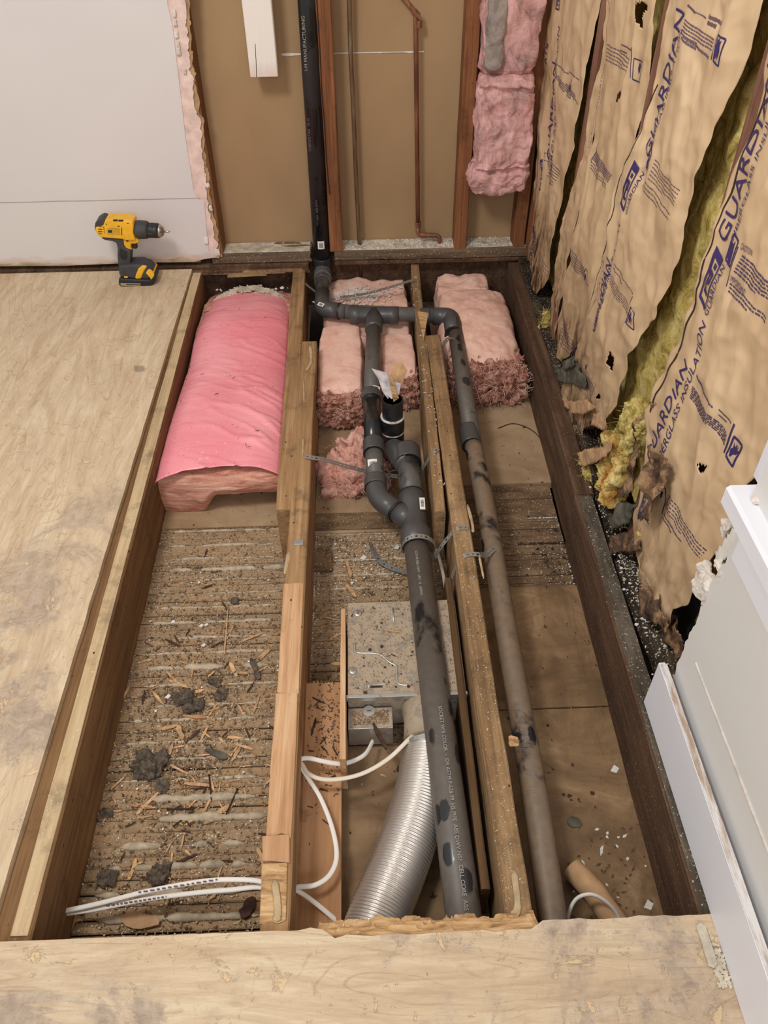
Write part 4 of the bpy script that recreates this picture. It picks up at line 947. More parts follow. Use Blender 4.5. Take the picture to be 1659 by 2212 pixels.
lines_block(mb, s1, X1, (1184, 330), (1212, 372), (1176, 352), 6, 3, .0016); lines_block(mb, s1, X1, (1180, 365), (1200, 395), (1177, 378), 3, 4, .0012)
lines_block(mb, s1, X1, (1166, 545), (1185, 590), (1162, 565), 4, 5, .0012)
put_print(mb, 'ink_soft', k1)
# second
k2a, s2a = kraft([(1315, -20), (1312, 0), (1307, 50), (1308, 90), (1289, 168), (1270, 250), (1252, 357), (1245, 370), (1235, 410), (1225, 451), (1208, 534), (1196, 620), (1188, 700), (1186, 740)],
    [(1318, -20), (1316, 10), (1312, 90), (1305, 140), (1289, 240), (1270, 340), (1262, 400), (1250, 460), (1240, 520), (1231, 557), (1216, 640), (1200, 705), (1192, 745)], .603, 'narrow stapled flange strip of the second brown paper sheet', 7, bulge=.003)
k2, s2 = kraft([(1322, -20), (1320, 10), (1314, 90), (1308, 150), (1292, 240), (1273, 340), (1266, 400), (1254, 460), (1246, 515), (1244, 560), (1224, 620), (1210, 690), (1200, 760), (1206, 775)],
    [(1415, -20), (1413, 0), (1408, 30), (1410, 60), (1406, 100), (1398, 160), (1386, 236), (1372, 280), (1359, 337), (1346, 381), (1334, 425), (1320, 500), (1300, 570), (1285, 640), (1272, 690), (1252, 735), (1215, 775), (1210, 778)], .60, 'second wrinkled brown paper facing with a torn top corner', 11,
    holes=[[(1378, 8), (1390, 4), (1402, 10), (1399, 22), (1390, 40), (1387, 62), (1380, 50), (1376, 28)], [(1337, 205), (1345, 195), (1350, 205), (1337, 222), (1332, 226)]], bulge=.022)
mb = MB(); X2 = .60
put_text(mb, s2, X2, 'FIBERGLASS INSULATION', (1276, 320), (1309, 140), .006)
flame(mb, s2, X2, (1377, 147), .016); put_line(mb, s2, X2, [(1372, 126), (1385, 134), (1380, 178), (1367, 171), (1372, 126)], .0013)
put_line(mb, s2, X2, [(1371, 102), (1364, 168)], .0012)
flame(mb, s2, X2, (1270, 597), .012); put_line(mb, s2, X2, [(1273, 580), (1277, 587), (1271, 618), (1263, 607), (1266, 588), (1273, 580)], .001)
put_line(mb, s2, X2, [(1288, 308), (1285, 320), (1276, 345), (1277, 352)], .001)
put_print(mb, 'ink', k2); mb = MB()
lines_block(mb, s2, X2, (1316, 96), (1364, 132), (1312, 128), 5, 6, .0013); lines_block(mb, s2, X2, (1344, 96), (1367, 110), (1340, 108), 2, 7, .0017)
lines_block(mb, s2, X2, (1284, 326), (1322, 380), (1277, 342), 6, 8, .0016); lines_block(mb, s2, X2, (1276, 350), (1310, 400), (1275, 362), 3, 9, .0012)
lines_block(mb, s2, X2, (1246, 540), (1268, 580), (1244, 570), 6, 10, .0016); lines_block(mb, s2, X2, (1215, 700), (1245, 765), (1212, 740), 6, 12, .0016)
put_print(mb, 'ink_soft', k2)
# third
X3 = .59
k3, s3 = kraft([(1450, -20), (1447, 0), (1435, 80), (1424, 148), (1416, 200), (1403, 249), (1380, 313), (1362, 345), (1343, 381), (1336, 420), (1332, 440), (1316, 500), (1300, 570), (1288, 635), (1272, 690), (1252, 740), (1238, 790), (1217, 835), (1213, 862), (1225, 905), (1222, 940), (1216, 965), (1225, 1000)],
    [(1640, -20), (1636, 0), (1620, 60), (1599, 135), (1575, 190), (1538, 276), (1500, 390), (1471, 482), (1455, 560), (1440, 600), (1417, 652), (1406, 690), (1396, 699), (1378, 725), (1372, 745), (1349, 768), (1345, 800), (1336, 823), (1325, 870), (1312, 895), (1300, 905), (1305, 930), (1290, 950), (1300, 980), (1258, 1005), (1240, 1010)], X3, 'wide third brown paper facing with torn flaps and holes at its foot', 17,
    holes=[[(1262, 925), (1285, 918), (1300, 930), (1297, 955), (1285, 965), (1262, 972), (1250, 965), (1255, 945)], [(1322, 757), (1326, 780), (1321, 798), (1316, 785)], [(1292, 855), (1298, 850), (1297, 858), (1292, 863)]], bulge=.024)
k3l = MB()
put_line(k3l, s3, X3, [(1424, 182), (1410, 225), (1385, 310), (1362, 362), (1343, 420), (1331, 470), (1315, 520), (1300, 565), (1290, 605), (1276, 655), (1266, 690)], .0015)
obj('fold_line', k3l, plain('deep_fold', (52, 34, 20), .9), parent=k3, label='dark open fold between flange and sheet')
mb = MB()
put_text(mb, s3, X3, 'GUARDIAN', (1413, 345), (1486, 28), .040); put_text(mb, s3, X3, 'FIBERGLASS INSULATION', (1415, 340), (1484, 65), .010, .15)
glogo(mb, s3, X3, [(1353, 439), (1366, 468), (1397, 373), (1386, 345)]); put_text(mb, s3, X3, 'GUARDIAN', (1366, 465), (1396, 376), .010)
put_text(mb, s3, X3, 'GUARDIAN', (1290, 722), (1330, 572), .036); put_text(mb, s3, X3, 'FIBERGLASS INSULATION', (1293, 715), (1355, 483), .013, .2)
put_text(mb, s3, X3, 'R-13', (1300, 625), (1307, 563), .014)
flame(mb, s3, X3, (1562, 100), .019); put_line(mb, s3, X3, [(1562, 75), (1577, 85), (1559, 143), (1545, 131), (1562, 75)], .0016); put_line(mb, s3, X3, [(1565, 42), (1541, 129)], .0013)
flame(mb, s3, X3, (1366, 683), .016); put_line(mb, s3, X3, [(1369, 663), (1373, 677), (1366, 713), (1354, 698), (1369, 663)], .0015); put_line(mb, s3, X3, [(1371, 640), (1352, 697)], .0013)
flame(mb, s3, X3, (1409, 350), .014); put_line(mb, s3, X3, [(1417, 333), (1409, 372), (1401, 360)], .0014); put_line(mb, s3, X3, [(1418, 318), (1420, 330), (1395, 405)], .0010)
flame(mb, s3, X3, (1272, 792), .012)
put_print(mb, 'ink', k3); mb = MB()
lines_block(mb, s3, X3, (1487, 42), (1547, 86), (1480, 70), 5, 13, .0014); lines_block(mb, s3, X3, (1486, 75), (1535, 125), (1482, 80), 2, 22, .0022); lines_block(mb, s3, X3, (1536, 34), (1558, 52), (1535, 48), 2, 14, .003); lines_block(mb, s3, X3, (1493, 10), (1530, 40), (1492, 12), 2, 23, .0012)
lines_block(mb, s3, X3, (1423, 345), (1468, 412), (1412, 384), 6, 15, .0012); lines_block(mb, s3, X3, (1404, 388), (1448, 465), (1398, 406), 3, 16, .0013)
lines_block(mb, s3, X3, (1325, 590), (1358, 665), (1322, 612), 5, 17, .0012); lines_block(mb, s3, X3, (1335, 570), (1370, 635), (1332, 578), 2, 18, .0014)
lines_block(mb, s3, X3, (1276, 800), (1288, 850), (1270, 815), 5, 19, .0016)
put_print(mb, 'ink_soft', k3)
# fourth, nearest
X4 = .582
k4, s4 = kraft([(1680, 90), (1659, 135), (1640, 220), (1619, 293), (1600, 345), (1578, 401), (1560, 450), (1548, 489), (1530, 550), (1518, 586), (1504, 625), (1480, 690), (1462, 735), (1437, 786), (1420, 830), (1413, 870), (1400, 890), (1405, 930), (1398, 980), (1395, 1040), (1388, 1090), (1372, 1120), (1376, 1180), (1390, 1220), (1392, 1260), (1420, 1300)],
    [(1800, 700), (1720, 860), (1680, 930), (1640, 1000), (1600, 1060), (1575, 1120), (1560, 1170), (1530, 1200), (1510, 1235), (1505, 1270), (1490, 1285), (1480, 1305), (1462, 1312), (1450, 1318)], X4, 'nearest brown paper facing with large navy lettering above the dark mould', 23,
    holes=[[(1508, 1003), (1518, 1003), (1524, 1012), (1522, 1021), (1512, 1020)]], bulge=.018)
k4l = MB(); put_line(k4l, s4, X4, [(1659, 180), (1625, 285), (1600, 370), (1569, 450), (1545, 530), (1532, 565), (1518, 610), (1501, 655), (1480, 715), (1466, 760), (1445, 800), (1425, 850), (1413, 890)], .0024)
obj('fold_line', k4l, MAT['dark'], parent=k4, label='dark open fold between flange and sheet')
mb = MB()
put_text(mb, s4, X4, 'GUARDIAN', (1576, 528), (1690, 150), .034); put_text(mb, s4, X4, 'FIBERGLASS INSULATION', (1592, 520), (1708, 140), .010, .1)
glogo(mb, s4, X4, [(1518, 640), (1534, 690), (1574, 580), (1556, 530)]); put_text(mb, s4, X4, 'GUARDIAN', (1533, 684), (1573, 578), .013)
put_text(mb, s4, X4, 'GUARDIAN', (1410, 1000), (1488, 795), .030); put_text(mb, s4, X4, 'FIBERGLASS INSULATION', (1428, 1010), (1532, 700), .015, .2)
flame(mb, s4, X4, (1588, 542), .022); put_line(mb, s4, X4, [(1592, 505), (1606, 522), (1587, 577), (1574, 560), (1592, 505)], .002); put_line(mb, s4, X4, [(1607, 532), (1580, 618)], .0014)
flame(mb, s4, X4, (1581, 978), .024); put_line(mb, s4, X4, [(1577, 943), (1596, 963), (1582, 1008), (1564, 983), (1577, 943)], .0022); put_line(mb, s4, X4, [(1578, 916), (1559, 978)], .0022)
put_text(mb, s4, X4, 'CAUTION:', (1612, 537), (1634, 553), .010); put_text(mb, s4, X4, 'IMPORTANT:', (1592, 606), (1618, 640), .010)
flame(mb, s4, X4, (1432, 1065), .012); put_line(mb, s4, X4, [(1434, 1045), (1442, 1055), (1428, 1110)], .002)
glogo(mb, s4, X4, [(1386, 1120), (1394, 1128), (1412, 1060), (1402, 1055)])
put_print(mb, 'ink', k4); mb = MB()
lines_block(mb, s4, X4, (1614, 552), (1700, 640), (1600, 585), 6, 24, .0015); lines_block(mb, s4, X4, (1590, 612), (1662, 690), (1586, 628), 3, 25, .0015)
lines_block(mb, s4, X4, (1492, 835), (1562, 942), (1488, 858), 6, 26, .0015); lines_block(mb, s4, X4, (1548, 885), (1570, 915), (1546, 896), 2, 27, .0015); lines_block(mb, s4, X4, (1502, 810), (1540, 880), (1502, 812), 2, 28, .0018)
lines_block(mb, s4, X4, (1445, 1070), (1520, 1190), (1436, 1090), 5, 29, .0013); lines_block(mb, s4, X4, (1434, 1110), (1475, 1170), (1432, 1118), 2, 30, .0016)
put_print(mb, plain('dark_small_print', (84, 66, 96), .8), k4)
# spilled yellow wool at the foot of the wall
def ywool_o(name, b, n_, amp, sd, mat, label):
    o = obj(name, rbox(*b, n_+14, .85, amp, 22, sd, None, 6), mat, label=label, cat='insulation', smooth=True)
    fuzz(o, (b[0]+.004, b[1]-.004, b[2]+.006, b[3]-.006, b[4]+.006, b[5]-.006), 160, .03, 'yellow', sd); return o
def ywool(name, px, X_, rx, ry, rz_, label, sd, mat='yellow', n_=30, amp=.02):
    c_ = at(*px, X=X_); return ywool_o(name, (c_.x-rx, c_.x+rx, c_.y-ry, c_.y+ry, c_.z-rz_, c_.z+rz_), n_, amp, sd, mat, label)
ywool('yellow_wool_tuft', (1262, 1030), .578, .018, .045, .04, 'bright yellow wool tuft spilling over the dark joist', 2)
ywool('yellow_wool_tuft', (1325, 1010), .60, .022, .065, .085, 'rust stained yellow wool below the torn paper flap', 4, 'rust', 36, .024)
ywool('yellow_wool_tuft', (1375, 925), .61, .03, .055, .055, 'dusty yellow wool clump between the third and nearest paper sheets', 6)
ywool('yellow_wool_tuft', (1400, 1120), .60, .018, .03, .05, 'greenish yellow wool under the rotten paper edge', 8)
ywool('yellow_wool_tuft', (1178, 700), .60, .012, .03, .045, 'small yellow wool wisps beside the rear joist', 10, n_=20)
ywool('yellow_wool_tuft', (1412, 1240), .615, .014, .03, .05, 'yellow wool strip in the dark gap left of the mouldy paper', 12)
ywool('yellow_wool_tuft', (1235, 812), .60, .012, .03, .03, 'yellow wool lump under the grey felt scrap', 14, n_=20)
# torn paper scraps & felt
def sheet_px(name, px, X_, label, mat, sd, cat='paper', curl=.007, parent=None):
    """irregular torn sheet: outline sighted on plane X_, filled with a jittered grid"""
    P = [(at(x, y, X=X_).y, at(x, y, X=X_).z) for x, y in px]; ys = [p[0] for p in P]; zs = [p[1] for p in P]; st = .0045; m = MB(); idx = {}
    ny = int((max(ys)-min(ys))/st)+2; nzz = int((max(zs)-min(zs))/st)+2
    def vid(i, j):
        if (i, j) not in idx:
            y = min(ys)+i*st; z = min(zs)+j*st; idx[(i, j)] = len(m.v); m.v.append((X_+curl*fbm((0, y, z), 16, sd, 3)*1.5, y+.002*nz((y*90, z*90, sd)), z+.002*nz((z*90, y*90, sd+2))))
        return idx[(i, j)]
    for i in range(ny):
        for j in range(nzz):
            if inpoly(min(ys)+(i+.5)*st, min(zs)+(j+.5)*st, P): m.f.append((vid(i, j), vid(i+1, j), vid(i+1, j+1), vid(i, j+1)))
    return obj(name, m, mat, label=label, cat=cat if not parent else None, parent=parent, sol=.001, smooth=True)
sheet_px('torn_paper', [(1242, 980), (1265, 972), (1300, 965), (1313, 950), (1318, 965), (1308, 985), (1290, 998), (1258, 1009), (1245, 990)], .565, 'curled brown paper flap hanging over the yellow wool', 'cardboard', 1)
sheet_px('torn_paper', [(1280, 895), (1300, 900), (1308, 915), (1305, 932), (1290, 920), (1278, 918)], .562, 'small folded brown paper corner above the round hole', 'cardboard', 2)
sheet_px('torn_paper', [(1212, 860), (1240, 868), (1268, 862), (1285, 880), (1262, 895), (1232, 892), (1216, 878)], .57, 'curled brown paper lip at the foot of the third sheet', 'cardboard', 3)
sheet_px('felt_scrap', [(1200, 800), (1225, 790), (1240, 780), (1255, 800), (1268, 826), (1262, 842), (1240, 830), (1215, 826), (1203, 820)], .572, 'grey mouldy felt scrap draped at the wall foot', 'felt', 4, 'felt')
sheet_px('felt_scrap', [(1210, 785), (1240, 768), (1238, 790), (1222, 800)], .566, 'small grey felt corner above the larger felt scrap', 'felt', 5, 'felt')
sheet_px('rotten_paper', [(1405, 960), (1420, 975), (1436, 985), (1440, 1010), (1436, 1040), (1432, 1070), (1415, 1110), (1400, 1130), (1386, 1115), (1392, 1080), (1382, 1050), (1385, 1015), (1398, 990)], .560, 'black and purple rotten crumpled paper at the edge of the nearest sheet', 'krot', 6, curl=.014)
sheet_px('rotten_paper', [(1420, 868), (1400, 895), (1370, 935), (1366, 960), (1372, 985), (1368, 1030), (1355, 1070), (1345, 1075), (1352, 1040), (1362, 1000), (1360, 950), (1378, 915), (1404, 872)], .575, 'long grey rotten paper strip edging the yellow wool', 'krot', 7, curl=.01)
sheet_px('rotten_paper', [(1343, 1085), (1372, 1090), (1352, 1130), (1320, 1150), (1308, 1200), (1295, 1215), (1300, 1180), (1315, 1130)], .585, 'dark drooping paper strand over the rotten plate', 'felt', 8, curl=.01)
sheet_px('rotten_paper', [(1318, 1160), (1345, 1150), (1380, 1165), (1388, 1185), (1370, 1192), (1340, 1190), (1325, 1200), (1312, 1180)], .575, 'brown curled paper rim over the dark hole', 'krot', 9, curl=.010)
sheet_px('rotten_paper', [(1385, 1268), (1402, 1266), (1418, 1285), (1424, 1320), (1440, 1350), (1436, 1370), (1415, 1345), (1390, 1330), (1383, 1300)], .572, 'brown printed paper curl standing in the mould', 'krot', 10, curl=.012)
sheet_px('rotten_paper', [(1425, 1320), (1455, 1330), (1480, 1365), (1475, 1400), (1460, 1425), (1445, 1400), (1428, 1360)], .60, 'dark streaked paper remnant beside the broken drywall', 'krot', 11, curl=.012)
sheet_px('tar_paper', [(1398, 1262), (1470, 1240), (1530, 1230), (1545, 1270), (1500, 1330), (1480, 1400), (1450, 1460), (1410, 1360)], .635, 'black mouldy tar paper exposed behind the nearest sheet', 'tar', 12, 'tar paper', curl=.006)
# exposed wall plate along right wall, rotten
rpz = obj('rotten_plate', beam('Y', .3, 2.78, .585, .69, -.02, .022, step=.012, seed=3, amp=.009, bev=.006), f_dirt('mouldy_plate', [(34, 30, 26), (62, 52, 42), (98, 84, 66)], (200, 192, 178), (40, 12, 30), .58), label='rotten mouldy bottom plate along the right wall', cat='wall plate')
# gypsum fragments at drywall's broken edge
def chunk(px, X_, sy, sz, sd, label, mat='gypsum', sxx=.008):
    c_ = at(*px, X=X_); return obj('drywall_chunk', rbox(c_.x-sxx, c_.x+sxx, c_.y-sy, c_.y+sy, c_.z-sz, c_.z+sz, 12, .35, .008, 40, sd), mat, label=label, cat='plaster')
chunk((1524, 1260), .566, .026, .030, 3, 'pale broken plaster chunk clinging to the drywall edge')
chunk((1556, 1230), .566, .016, .008, 5, 'small crumbled plaster lump above the larger chunk')
chunk((1571, 1142), .570, .008, .010, 6, 'tiny plaster lump under the white ledge')
b_ = sheet_px('paper_bead', [(1586, 1140), (1600, 1158), (1556, 1222), (1543, 1225), (1546, 1195), (1570, 1160)], .567, 'cream torn drywall strip under the white ledge', 'sticker', 14, 'drywall strip', curl=.001)
# ------------------------------------------------------------------ white trim at right
zb = at(1560, 1870, X=.532).z
bb = beam('Y', -1.0, at(1420, 1440, X=.532).y, .532, .545, .017, .148, seed=3, amp=.0003, bev=.0015, skew=(0, 0, 0, 0))
b_o = obj('baseboard_right', bb, 'white', kind='structure')
obj('top_edge', beam('Y', -1.0, at(1422, 1440, X=.532).y-.002, .533, .5455, .1475, .1495, amp=.0006, bev=.0005), 'cutedge', parent=b_o, label='dusty raw top edge')
yS = at(1557, 1083, X=.53).y; zS = .594
led = obj('trim_1', beam('Y', -.9, yS, .530, .60, zS-.038, zS, amp=.0003, bev=.005), 'white', kind='structure')
obj('trim_2', beam('Y', -.9, yS-.055, .546, .56, zS-.10, zS-.039, amp=.0003, bev=.002), 'white', kind='structure')
px_ = at(1626, 1026, Z=zS)
obj('trim_3', beam('Z', zS+.0005, 2.2, px_.x, px_.x+.02, -.9, px_.y, amp=.0003, bev=.002), 'white', kind='structure')
c_ = at(1640, 1078, Z=zS+.002); obj('paint_flake', rbox(c_.x-.012, c_.x+.010, c_.y-.012, c_.y+.008, zS+.0006, zS+.007, 8, .6, .005, 60, 3), 'gypsum', label='paint flake curled up on the white ledge', cat='flake')
# ------------------------------------------------------------------ fan housing
fb = empty('fan_housing', (.06, 1.08, -.175), 'galvanised bathroom fan housing lying in the middle bay', 'fan housing')
zf = -.065; c0 = at(748, 1302, Z=zf); c1_ = at(756, 1505, Z=zf); xr_ = at(1008, 1498, Z=zf).x; fx0, fx1, fy0, fy1 = c0.x+.003, xr_, c1_.y, c0.y
obj('body', box(fx0, fx1, fy0, fy1, -.174, zf), 'steel_dusty', parent=fb, bev=.002)
obj('lip', box(fx0-.003, fx1+.002, fy0-.004, fy0+.004, zf-.012, zf+.001), 'steel', parent=fb, bev=.0006)
rid = cr([at(767, 1390, Z=zf), at(768, 1409, Z=zf), at(800, 1411, Z=zf), at(822, 1415, Z=zf), at(840, 1430, Z=zf), at(856, 1440, Z=zf), at(857, 1460, Z=zf), at(862, 1478, Z=zf), at(890, 1480, Z=zf)], 6)
obj('rib', tube(rid, .0028, 8), 'steel', parent=fb, smooth=True); obj('rib', tube([at(849, 1314, Z=zf), at(850, 1345, Z=zf)], .0026, 8), 'steel', parent=fb, smooth=True)
obj('rib', tube([at(795, 1487, Z=zf), at(798, 1478, Z=zf), at(834, 1477, Z=zf), at(836, 1486, Z=zf)], .002, 8), 'steel', parent=fb, smooth=True)
obj('slot', box(at(800, 1485, Z=zf).x, at(826, 1485, Z=zf).x, at(800, 1486, Z=zf).y, at(800, 1482, Z=zf).y, zf, zf+.0012), 'nail', parent=fb)
for px in ((773, 1325), (762, 1449)):
    p_ = at(*px, Z=zf)
    o = obj('boss', tube([p_, p_+V((0, 0, .002)), p_+V((0, 0, .0022))], [.010, .009, .004], 20, up=(0, 1, 0)), 'steel', parent=fb, smooth=True)
    obj('screw', tube([p_+V((0, 0, .002)), p_+V((0, 0, .0045))], .0035, 12, up=(0, 1, 0)), 'chuckmetal', parent=o)
zj = -.10; j0 = at(752, 1512, Z=zj); j1 = at(845, 1572, Z=zj)
jb = empty('junction_box', ((j0.x+j1.x)/2, (j0.y+j1.y)/2, -.165), 'small steel junction box in front of the fan housing', 'electrical box')
obj('body', box(j0.x, j1.x+.004, j1.y, fy0-.006, -.165, zj), 'steel', parent=jb, bev=.0012)
obj('cover', box(j0.x+.003, j1.x+.001, j1.y+.002, fy0-.008, zj-.0005, zj+.0012), 'steel_dusty', parent=jb, label='dust caked top')
p_ = at(797, 1537, Z=zj); kn = obj('knockout', tube([p_+V((0, 0, .001)), p_+V((0, 0, .0028))], .013, 24, up=(0, 1, 0)), 'steel', parent=jb)
obj('slot', box(p_.x-.004, p_.x+.004, p_.y-.001, p_.y+.001, zj+.0028, zj+.0034), 'nail', parent=kn)
# duct collar and flexible duct
dp = [at(915, 1515, Z=-.11), at(925, 1560, Z=-.115), at(928, 1625, Z=-.118), at(905, 1740, Z=-.12), at(865, 1860, Z=-.122), at(825, 1960, Z=-.122), at(800, 2030, Z=-.122)]
dp.append(dp[-1]+(dp[-1]-dp[-2])*1.3)
dk = empty('flexible_duct', (dp[4].x, dp[4].y, -.178), 'shiny corrugated aluminium duct curving across the middle bay', 'duct')
obj('collar', tube([dp[0]+V((0, .02, 0)), dp[1], dp[2]+V((0, .025, 0))], [.052, .052, .0525], 40), 'steel_dusty', parent=dk, smooth=True, label='dust covered rigid collar')
path = cr(dp[2:], 70); rr = []; acc = 0
res = []
for i, p_ in enumerate(path):
    if i: acc += (p_-path[i-1]).length
    res.append(acc)
# resample evenly
tot = res[-1]; stp = .00115; out = []; j = 0; d_ = 0
while d_ < tot:
    while res[j+1] < d_: j += 1
    t = (d_-res[j])/(res[j+1]-res[j]); out.append(path[j].lerp(path[j+1], t)); rr.append(.0535+.0017*sin(2*pi*d_/.0062)+.0010*nz((d_*26, 0, 0))); d_ += stp
obj('hose', tube(out, rr, 56, caps=False), 'duct', parent=dk, smooth=True)
obj('worm_clamp', tube([dp[2]+V((0, .012, 0)), dp[2]+V((0, .002, 0))], .0555, 40), 'strap', parent=dk)
# loose boards in the middle bay
a_, b__ = at(650, 1478, Z=-.13), at(738, 1470, Z=-.13)
tp = []
for i in range(23): x = a_.x+(b__.x-a_.x)*i/22; tp.append((x, a_.y+.01*(i % 2)*random.uniform(.4, 1)))
tp[-1] = (b__.x, tp[-1][1])
obj('loose_board', prism([(b__.x+.003, .25), (a_.x-.006+.0, .25)]+tp, 'Z', -.142, -.13), 'newwood', label='fresh tan board with a saw toothed end lying left of the fan', cat='board')
p_ = at(742, 1315, Z=-.05); q_ = at(744, 1640, Z=-.05)
obj('loose_board', beam('Y', q_.y, p_.y, p_.x-.006, p_.x+.005, -.17, -.05, seed=5, amp=.0008, bev=.001), 'joist_pale', label='plywood strip standing on edge against the fan housing', cat='board')
p_ = at(985, 1560, Z=-.12); obj('loose_board', beam('Y', .55, 1.28, .176, .192, -.175, -.06, seed=8, amp=.001), 'block', label='rough brown board leaning along the dirty joist right of the fan', cat='board')
obj('wood_block', beam('X', at(650, 1255, Z=-.17).x, at(733, 1215, Z=-.17).x-.02, at(700, 1232, Z=-.17).y, at(700, 1190, Z=-.17).y, -.180, -.166, seed=3, amp=.001), 'lath_dark', label='dark square offcut lying on the laths in the middle bay', cat='wood piece')
# ------------------------------------------------------------------ perforated straps
def strap(pts, label, w_=.017, side=(0, 1, 0), parent=None, k=8):
    P = cr(pts, 24); res_ = [P[0]]; acc = 0; L = 0
    st = .0125; out_ = [P[0]]; last = P[0]; need = st
    for a, b in zip(P, P[1:]):
        seg = (b-a).length; pos = 0
        while seg-pos >= need: pos += need; out_.append(a.lerp(b, pos/seg)); need = st
        need -= (seg-pos)
    P = out_; m = MB(); S = V(side)
    fr = []
    for i in range(len(P)):
        t = (P[min(i+1, len(P)-1)]-P[max(i-1, 0)]).normalized(); s_ = (S-t*S.dot(t)).normalized(); fr.append((t, s_))
    for i in range(len(P)-1):
        a, b = P[i], P[i+1]; sa, sb = fr[i][1], fr[i+1][1]; s_ = (sa+sb)/2; c_ = (a+b)/2; t = (b-a)
        big_ = i % 2 == 0; rh = .0034 if big_ else .0021
        outer = [a-sa*w_/2, (a+b)/2-s_*w_/2, b-sb*w_/2, b, b+sb*w_/2, (a+b)/2+s_*w_/2, a+sa*w_/2, a]
        inner = []
        for o_ in outer:
            d = (o_-c_).normalized(); inner.append(c_+d*rh)
        o = len(m.v); m.v += [tuple(v) for v in outer+inner]
        m.f += [(o+q, o+(q+1) % 8, o+8+(q+1) % 8, o+8+q) for q in range(8)]
    return obj('perforated_strap', m, 'strap', label=label, cat='pipe strap', parent=parent, sol=.0008, smooth=False)
def arc(c, r, a0, a1, n_=8, tilt=0): return [V(c)+V((r*cos(a0+(a1-a0)*i/n_), tilt*i, r*sin(a0+(a1-a0)*i/n_))) for i in range(n_+1)]
ms = at(893, 1020, Z=-.055)
strap([at(660, 986, Z=.006), at(678, 989, Z=.006), at(700, 993, Z=-.006), at(745, 1006, Z=-.04), at(790, 1018, Z=-.07), at(835, 1026, Z=-.09), at(875, 1030, Z=-.098), at(903, 1022, Z=-.088), at(914, 1010, Z=-.05), at(928, 988, Z=-.012), at(940, 974, Z=.005), at(948, 967, Z=.006)], 'steel strap slung under the drains from joist to joist')
cm = at(904, 1180, Z=-.056)
strap(arc(cm, RM+.011, pi*1.15, 0, 10, tilt=-.001)+arc(cm+V((0, -.011, 0)), RM+.012, 0, -pi*.35, 4, -.002)[1:], 'steel strap looped over the main drain at the wye', w_=.015)
strap([at(940, 1205, Z=-.07), at(950, 1185, Z=-.045), at(965, 1165, Z=-.025), at(982, 1145, Z=.0), at(990, 1141, Z=.004), at(1005, 1139, Z=.005), at(1018, 1142, Z=.005)], 'steel strap tail rising from the main drain to the dirty joist', w_=.015)
rc = at(1066, 1204, Z=-.055)
strap([at(975, 1248, Z=-.055), at(984, 1225, Z=-.03), at(995, 1208, Z=-.002), at(1008, 1198, Z=.004), at(1025, 1197, Z=.005), at(1035, 1198, Z=.004), at(1050, 1198, Z=-.018)]+[rc+V((0, .004, R1+.002)), rc+V((.018, .004, R1-.006)), rc+V((.028, .004, 0))], 'steel strap crossing the dirty joist and the narrow pipe', w_=.015)
strap([at(800, 1172, Z=-.155), at(806, 1190, Z=-.16), at(822, 1213, Z=-.165), at(850, 1228, Z=-.165), at(880, 1236, Z=-.165), at(905, 1238, Z=-.165)], 'dull loose strap curled on the laths beside the main drain', w_=.014)
strap([at(735, 642, Z=-.05), at(770, 638, Z=-.045), at(810, 630, Z=-.035), at(850, 618, Z=-.015), at(885, 607, Z=.004), at(905, 605, Z=.004)], 'pale strap running from behind the tee to the rear joist', w_=.016)
r7 = at(976, 747, Z=-.035)
strap([at(950, 741, Z=.004), at(958, 742, Z=.004), r7+V((-.012, 0, R1+.0035)), r7+V((.006, -.002, R1+.0015)), r7+V((.022, -.002, R1*.5))], 'short steel strap over the narrow pipe near its elbow', w_=.012)
strap([at(660, 612, Z=.003), at(668, 620, Z=-.005), at(684, 632, Z=-.02), at(692, 640, Z=-.05)], 'small steel strap end behind the stack foot', w_=.012)
# ------------------------------------------------------------------ cables
def cable(pts, label, rx=.0047, ry=.0026, mat='cable', k=10): return obj('cable', tube(cr(pts, k), rx, 14, ry=ry), mat, label=label, cat='cable', smooth=True)
hA = at(108, 1976, X=-.598)
cb1 = cable([hA+V((-.01, 0, 0)), at(200, 1955, Z=-.125), at(320, 1925, Z=-.11), at(430, 1905, Z=-.095), at(500, 1900, Z=-.085), at(565, 1905, Z=-.08), V((-.18, .565, -.085)), at(636, 1922, Z=-.09), at(680, 1950, Z=-.11), at(740, 2000, Z=-.14)], 'upper white cable crossing the left bay and diving under the duct', mat='cable_bright')
cb2 = cable([hA+V((-.01, 0, -.006)), at(200, 1965, Z=-.135), at(320, 1942, Z=-.12), at(430, 1928, Z=-.105), at(500, 1922, Z=-.095), at(565, 1917, Z=-.09), V((-.18, .56, -.09)), at(636, 1918, Z=-.09), at(680, 1912, Z=-.09), at(712, 1890, Z=-.095), at(727, 1850, Z=-.10), at(718, 1790, Z=-.10), at(693, 1725, Z=-.095), at(665, 1680, Z=-.085), at(648, 1650, Z=-.08), at(650, 1640, Z=-.078), at(668, 1638, Z=-.08), at(700, 1645, Z=-.09), at(735, 1650, Z=-.10), at(765, 1643, Z=-.11), at(790, 1628, Z=-.12), at(806, 1600, Z=-.135)], 'lower white cable looping up beside the middle joist into the junction box', mat='cable_bright')
cable([V((-.175, .77, -.08)), at(646, 1648, Z=-.08), at(665, 1670, Z=-.08), at(695, 1683, Z=-.085), at(740, 1682, Z=-.09), at(790, 1668, Z=-.09), at(840, 1638, Z=-.09), at(880, 1600, Z=-.085), at(915, 1566, Z=-.11), at(950, 1525, Z=-.115), at(968, 1460, Z=-.12), at(970, 1380, Z=-.12), at(966, 1300, Z=-.12), at(955, 1230, Z=-.13), at(938, 1170, Z=-.14)], 'beige cable passing under the main drain and up its right side', .0044, .0028)
